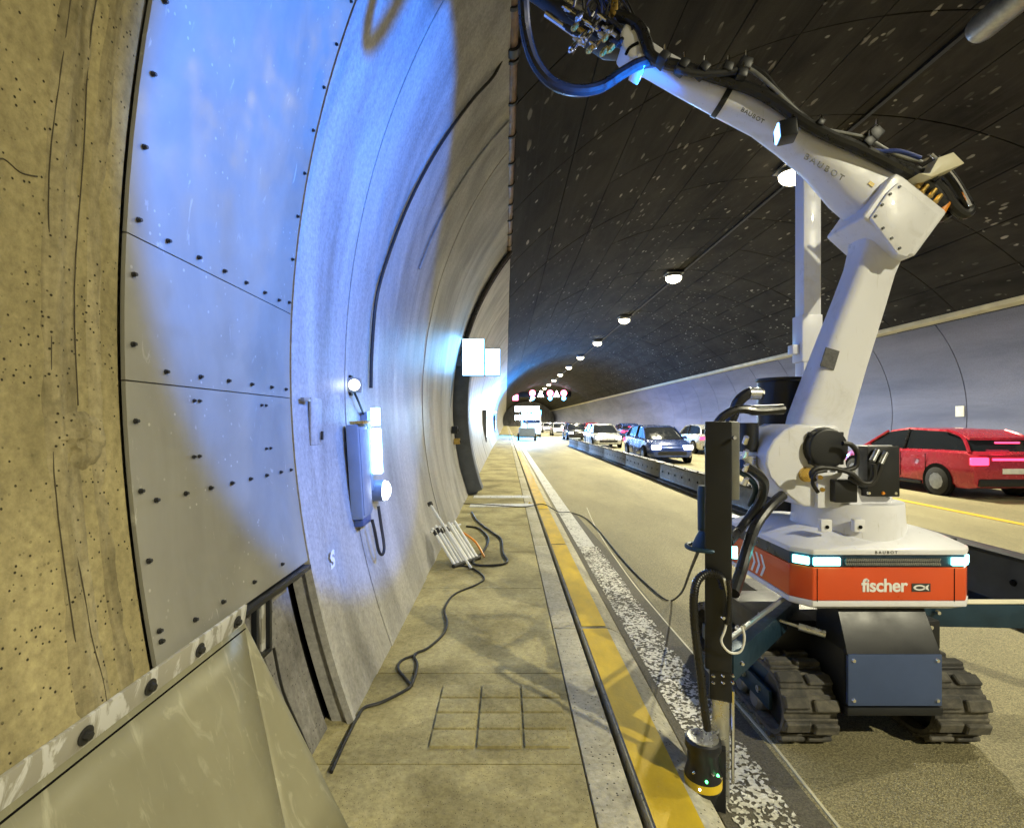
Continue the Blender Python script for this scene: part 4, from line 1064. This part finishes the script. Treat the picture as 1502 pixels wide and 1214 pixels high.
MB().prism(pz([(893, 22), (899, -8), (905, -8), (904, 24), (897, 34)], UA - .05), UA - .09, UA - .03).build('tool_bracket', 'brass', th_, bevel=.004)
cable('air_line', [(910, 0), (913, 14), (910, 26)], UA - .05, .008, th_, 'chrome')
# work light added to the forearm to give the left wall its blue wash
LP = Vector((1.35, 2.57, 3.06)); AXD = Vector((-.95, .285, -.085)).normalized(); LT = LP + AXD
q_ = AXD.to_track_quat('Z', 'Y').to_matrix()
wl = MB().box(LP - AXD * .055, (.10, .085, .08), q_).build('added_work_light', 'black_paint', fa, bevel=.01)
MB().box(LP + Vector((.07, .06, .05)), (.03, .12, .05)).build('light_bracket', 'black_paint', wl, bevel=.004)
MB().box(LP - AXD * .012, (.085, .07, .01), q_).build('added_work_light_lens', 'blue_lens', wl, bevel=.003)
bl_ = bpy.data.lights.new('added_work_light_beam', 'SPOT'); bl_.energy = BLUE_POWER; bl_.color = (.0, .19, 1.0); bl_.spot_size = R(88); bl_.spot_blend = .14; bl_.shadow_soft_size = .04
blo = link('added_work_light_beam', bl_, wl, LP + AXD * .02)
blo.rotation_euler = (LT - LP).to_track_quat('-Z', 'Y').to_euler()
# dress pack along the forearm
dp = cable('dress_hose', [(1384, 300, 2.72), (1356, 268, 2.70), (1310, 243, 2.67), (1260, 218, 2.66), (1215, 199, 2.66), (1175, 177, 2.67), (1140, 152, 2.68), (1105, 132, 2.69), (1060, 117, 2.70), (1010, 101, 2.70), (975, 92, 2.70), (955, 82, 2.70), (948, 62, 2.71), (938, 40, 2.72), (920, 28, 2.73), (900, 22, 2.74)], 2.68, .030, rb, 'hose_black')
cable('dress_hose', [(1372, 262), (1330, 243), (1290, 232), (1240, 213), (1200, 190), (1165, 162), (1140, 136), (1120, 112), (1098, 100), (1078, 104)], 2.68, .020, dp, 'hose_black')
cable('dress_hose', [(1352, 238), (1312, 226), (1272, 204), (1240, 196), (1205, 188), (1172, 166), (1135, 130), (1110, 108), (1092, 98)], 2.66, .010, dp, 'galvanised')
cable('dress_hose', [(1350, 232), (1320, 222), (1290, 222), (1268, 218)], 2.65, .011, dp, 'blue_hose')
for u, v, s_ in ((1278, 200, 1.3), (1268, 212, 1), (1090, 99, 1.2), (1064, 104, 1), (1030, 104, 1), (1000, 99, 1), (972, 88, 1), (1198, 185, .7), (1085, 113, 1)):
    p_ = PX(u, v, 2.67); MB().box(p_, (.05 * s_, .09, .05 * s_), Matrix.Rotation(R(rnd.uniform(10, 50)), 3, 'Y')).build('hose_clamp', 'black_paint', dp, bevel=.008)
    MB().lathe(p_ + Vector((0, -.04, .02 * s_)), p_ + Vector((0, -.04, .05 * s_)), [(0, .008), (1, .006)], 8).build('clamp_bolt', 'chrome', dp)
cable('valve_bank', [(1080, 104), (1050, 108), (1020, 108), (990, 102)], 2.65, .017, dp, 'black_rubber', 8, 1)
# hose guard behind the elbow
hg = MB().prism(pz([(1335, 262), (1352, 268), (1400, 248), (1384, 232), (1362, 240), (1350, 262)], 2.66), 2.60, 2.72).build('hose_guard', 'ledge_paint', rb, bevel=.004)
MB().tube([PX(1366, 226, 2.72), PX(1384, 242, 2.72), PX(1405, 268, 2.72), PX(1424, 302, 2.72)], .010, 8).build('guard_bar', 'chrome', hg)
cable('guard_hose', [(1370, 234), (1395, 262), (1414, 292), (1422, 308), (1412, 314), (1396, 300), (1384, 282), (1370, 268)], 2.75, .028, hg, 'hose_black')
cable('guard_hose', [(1378, 266), (1392, 280), (1396, 300), (1388, 314), (1376, 318), (1362, 306)], 2.80, .030, hg, 'hose_black')
MB().lathe(PX(1378, 312, 2.74), PX(1386, 298, 2.74), [(0, .026), (1, .026)], 14).build('orange_connector', 'orange_plastic', hg)
for u, v in ((1352, 282), (1364, 288), (1372, 296), (1346, 274)):
    MB().lathe(PX(u, v, 2.68), PX(u + 8, v - 10, 2.68), [(0, .014), (1, .012)], 10).build('gland', 'brass', hg)
# big loop of hose at the wrist
cable('suction_hose', [(768, -30, 2.62), (768, 10, 2.62), (772, 50, 2.64), (785, 92, 2.66), (810, 122, 2.68), (845, 133, 2.70), (880, 128, 2.72), (912, 108, 2.72), (938, 94, 2.72), (965, 90, 2.74), (990, 97, 2.75)], 2.7, .030, rb, 'hose_black', 10)

# vacuum canister, rear mast
cn_c = PX(1147, 590, 3.05)
cn = MB().lathe((cn_c.x, 3.05, 1.10), (cn_c.x, 3.05, 1.875), [(0, .10), (.30, .11), (.62, .13), (.66, .135), (.97, .135), (.98, .145), (1, .145)], 28).build('vacuum_canister', 'black_paint', rb)
cable('canister_hose', [(1118, 578), (1100, 576), (1084, 588), (1076, 606), (1070, 622)], 2.86, .030, cn, 'hose_black')
cable('canister_hose', [(1150, 600), (1115, 603), (1085, 600), (1062, 610), (1048, 628)], 2.55, .022, cn, 'hose_black')
MB().cyl(PX(1098, 577, 2.86), PX(1114, 577, 2.86), .034, n=16).build('hose_coupling', 'aluminium', cn)
MB().cyl(PX(1100, 602, 2.56), PX(1148, 600, 2.56), .026, n=14).build('hose_coupling', 'galvanised', cn)
MB().cyl(PX(1094, 668, 2.75), PX(1094, 690, 2.75), .055, n=18).build('filter_bowl', 'aluminium', cn)
MB().cyl(PX(1098, 620, 2.78), PX(1098, 662, 2.78), .05, n=18).build('filter_body', 'black_paint', cn)
MB().box(PX(1122, 668, 2.9), (.14, .16, .22)).build('pump_block', 'black_paint', cn, bevel=.015)
rm = MB().box((PX(1185, 400, 3.3).x, 3.3, 2.58), (.112, .10, 1.40)).build('telescopic_mast', 'robot_white', rb, bevel=.008)
MB().box((PX(1184, 498, 3.3).x, 3.3, 2.15), (.130, .118, .30)).build('mast_sleeve', 'robot_white', rm, bevel=.008)
MB().box((PX(1164, 513, 3.3).x, 3.3, PX(1164, 513, 3.3).z), (.045, .06, .06)).build('sleeve_latch', 'robot_white', rm, bevel=.006)
MB().box((PX(1184, 560, 3.3).x, 3.32, 1.55), (.09, .08, 1.0)).build('mast_foot', 'black_paint', rm, bevel=.008)

# front stabiliser mast
MX, MY = .905, 2.18
ms = MB().box((MX, MY, 1.10), (.105, .105, 1.04), Matrix.Rotation(R(-22), 3, 'Z')).build('stabiliser_mast', 'black_paint', rb, bevel=.006)
ROT = Matrix.Rotation(R(-22), 3, 'Z')
MB().box((MX + .01, MY, .55), (.088, .088, .20), ROT).build('mast_lower', 'black_paint', ms, bevel=.006)
MB().box((MX + .012, MY + .005, .30), (.070, .070, .56), ROT).build('inner_profile', 'aluminium', ms, bevel=.004)
MB().box((MX - .018, MY - .01, .13), (.085, .10, .26), ROT).build('foot_block', 'black_paint', ms, bevel=.006)
MB().cyl((MX + .04, MY - .052, .12), (MX + .04, MY - .052, .50), .007, n=8).build('spindle', 'chrome', ms)
MB().box((MX + .037, MY - .047, 1.075), (.045, .012, .05), ROT).build('status_lamp', 'led_teal', ms, bevel=.004)
sc_c = PX(1031, 1110, 2.13)
sn = MB().lathe((sc_c.x, 2.13, .05), (sc_c.x, 2.13, .305), [(0, .05), (.15, .06), (.22, .072), (.42, .074), (.55, .064), (.6, .062), (.8, .062), (.86, .072), (.98, .072), (1, .066)], 28).build('laser_scanner', 'black_paint', ms)
MB().lathe((sc_c.x, 2.13, .118), (sc_c.x, 2.13, .150), [(0, .0755), (1, .0755)], 28).build('yellow_band', 'yellow_plastic', sn)
MB().cyl((sc_c.x, 2.13, .303), (sc_c.x, 2.13, .310), .062, n=28).build('scanner_cap', 'aluminium', sn)
for k, (a, z, mtn) in enumerate(((-60, .19, 'green_led'), (-100, .17, 'green_led'), (-120, .135, 'spot_lens'), (-80, .20, 'chrome'), (-40, .17, 'chrome'), (-140, .19, 'chrome'))):
    MB().lathe((sc_c.x + .070 * math.cos(R(a)), 2.13 + .070 * math.sin(R(a)), z), (sc_c.x + .078 * math.cos(R(a)), 2.13 + .078 * math.sin(R(a)), z), [(0, .006), (1, .004)], 8).build('status_dot', mtn, sn)
for k in range(6):
    p_ = PX(1046 + (k % 3) * 14, 1000 if k < 3 else 990, 2.11); MB().lathe(p_, p_ + Vector((0, -.01, 0)), [(0, .007), (1, .005)], 8).build('mast_bolt', 'chrome', ms)
for u, v in ((1090, 918), (1088, 972), (1060, 905), (1076, 642)):
    p_ = PX(u, v, 2.10 if u < 1080 else 2.16); MB().lathe(p_, p_ + Vector((0, -.012, 0)), [(0, .009), (1, .007)], 10).build('mast_bolt', 'chrome', ms)
# corrugated cable hose of the mast
pts = [PX(u, v, 2.12) for u, v in ((1062, 862), (1056, 846), (1040, 840), (1024, 850), (1018, 872), (1018, 905), (1022, 945), (1028, 990), (1032, 1030), (1038, 1070))]
MB().tube(pts, .016, 10, 12, 1).build('corrugated_hose', 'hose_black', ms)
cable('signal_wire', [(1062, 848), (1068, 880), (1064, 920), (1058, 940), (1070, 956), (1086, 955), (1092, 935), (1088, 918)], 2.10, .005, ms, 'white_tube')
cable('signal_wire', [(1068, 850), (1070, 880), (1066, 915)], 2.095, .009, ms, 'led_teal' if False else 'hose_black', 10, 1)
# small motor left of the mast
mo = MB().lathe(PX(1034, 778, 2.24), PX(1034, 712, 2.24), [(0, .030), (.9, .032), (1, .028)], 18).build('lift_motor', 'navy_steel', ms)
MB().lathe(PX(1036, 806, 2.22), PX(1036, 778, 2.22), [(0, .055), (.2, .060), (.5, .050), (1, .030)], 22).build('gear_head', 'navy_steel', mo)
rng = [PX(1034, 802, 2.22) + Vector((.075 * math.cos(a), .075 * math.sin(a), 0)) for a in [2 * math.pi * k / 16 for k in range(17)]]
MB().tube(rng, .010, 8, 2).build('hand_wheel', 'navy_steel', mo)
MB().box(PX(1052, 800, 2.25), (.05, .03, .05)).build('motor_bracket', 'black_paint', mo, bevel=.004)
MB().box(PX(1040, 640, 2.2), (.012, .04, .13), Matrix.Rotation(R(8), 3, 'Y')).build('side_plate', 'navy_steel', ms, bevel=.003)
MB().box((MX + .09, MY + .06, 1.45), (.05, .06, .34), ROT).build('guide_block', 'galvanised', ms, bevel=.006)
for k in range(4):
    p_ = PX(1092, 650 + 20 * k, 2.3); MB().cyl(p_, p_ + Vector((.0, -.02, .03)), .012, n=8).build('fitting', 'chrome', ms)
# hoses from mast to body
cable('feed_hose', [(1086, 680, 2.3), (1105, 690, 2.35), (1120, 706, 2.42), (1118, 728, 2.5), (1102, 754, 2.55), (1084, 778, 2.5), (1068, 795, 2.3)], 2.4, .022, ms, 'hose_black')
cable('feed_hose', [(1148, 726, 2.6), (1128, 744, 2.55), (1108, 772, 2.5), (1096, 805, 2.42), (1086, 840, 2.35), (1076, 870, 2.25)], 2.4, .026, ms, 'hose_black')
cable('feed_hose', [(1082, 690, 2.35), (1098, 700, 2.4), (1108, 716, 2.5), (1100, 740, 2.6)], 2.4, .014, ms, 'navy_steel')
# outrigger beams
def beam(a, b, w, h, name):
    a, b = Vector(a), Vector(b); d = (b - a); m_ = (a + b) / 2
    return MB().box(m_, (w, d.length, h), d.to_track_quat('Y', 'Z').to_matrix()).build(name, 'navy_steel', rb, bevel=.006)
b1 = beam((MX + .05, MY + .03, .56), (RX - .2, 2.95, .55), .06, .12, 'outrigger')
MB().cyl((MX + .06, MY + .05, .665), (RX - .35, 2.70, .72), .012, n=10).build('tie_rod', 'galvanised', b1)
b2 = beam((RX + .2, 2.90, .54), (3.35, 2.86, .53), .06, .13, 'outrigger')
MB().box((2.75, 2.88, .606), (1.3, .066, .004)).build('edge_trim', 'ledge_paint', b2)
MB().lathe((2.40, 2.845, .56), (2.40, 2.83, .56), [(0, .014), (1, .010)], 10).build('fitting', 'chrome', b2)
MB().box((3.35, 2.86, .62), (.105, .105, 1.22)).build('outer_post', 'black_paint', b2, bevel=.006)
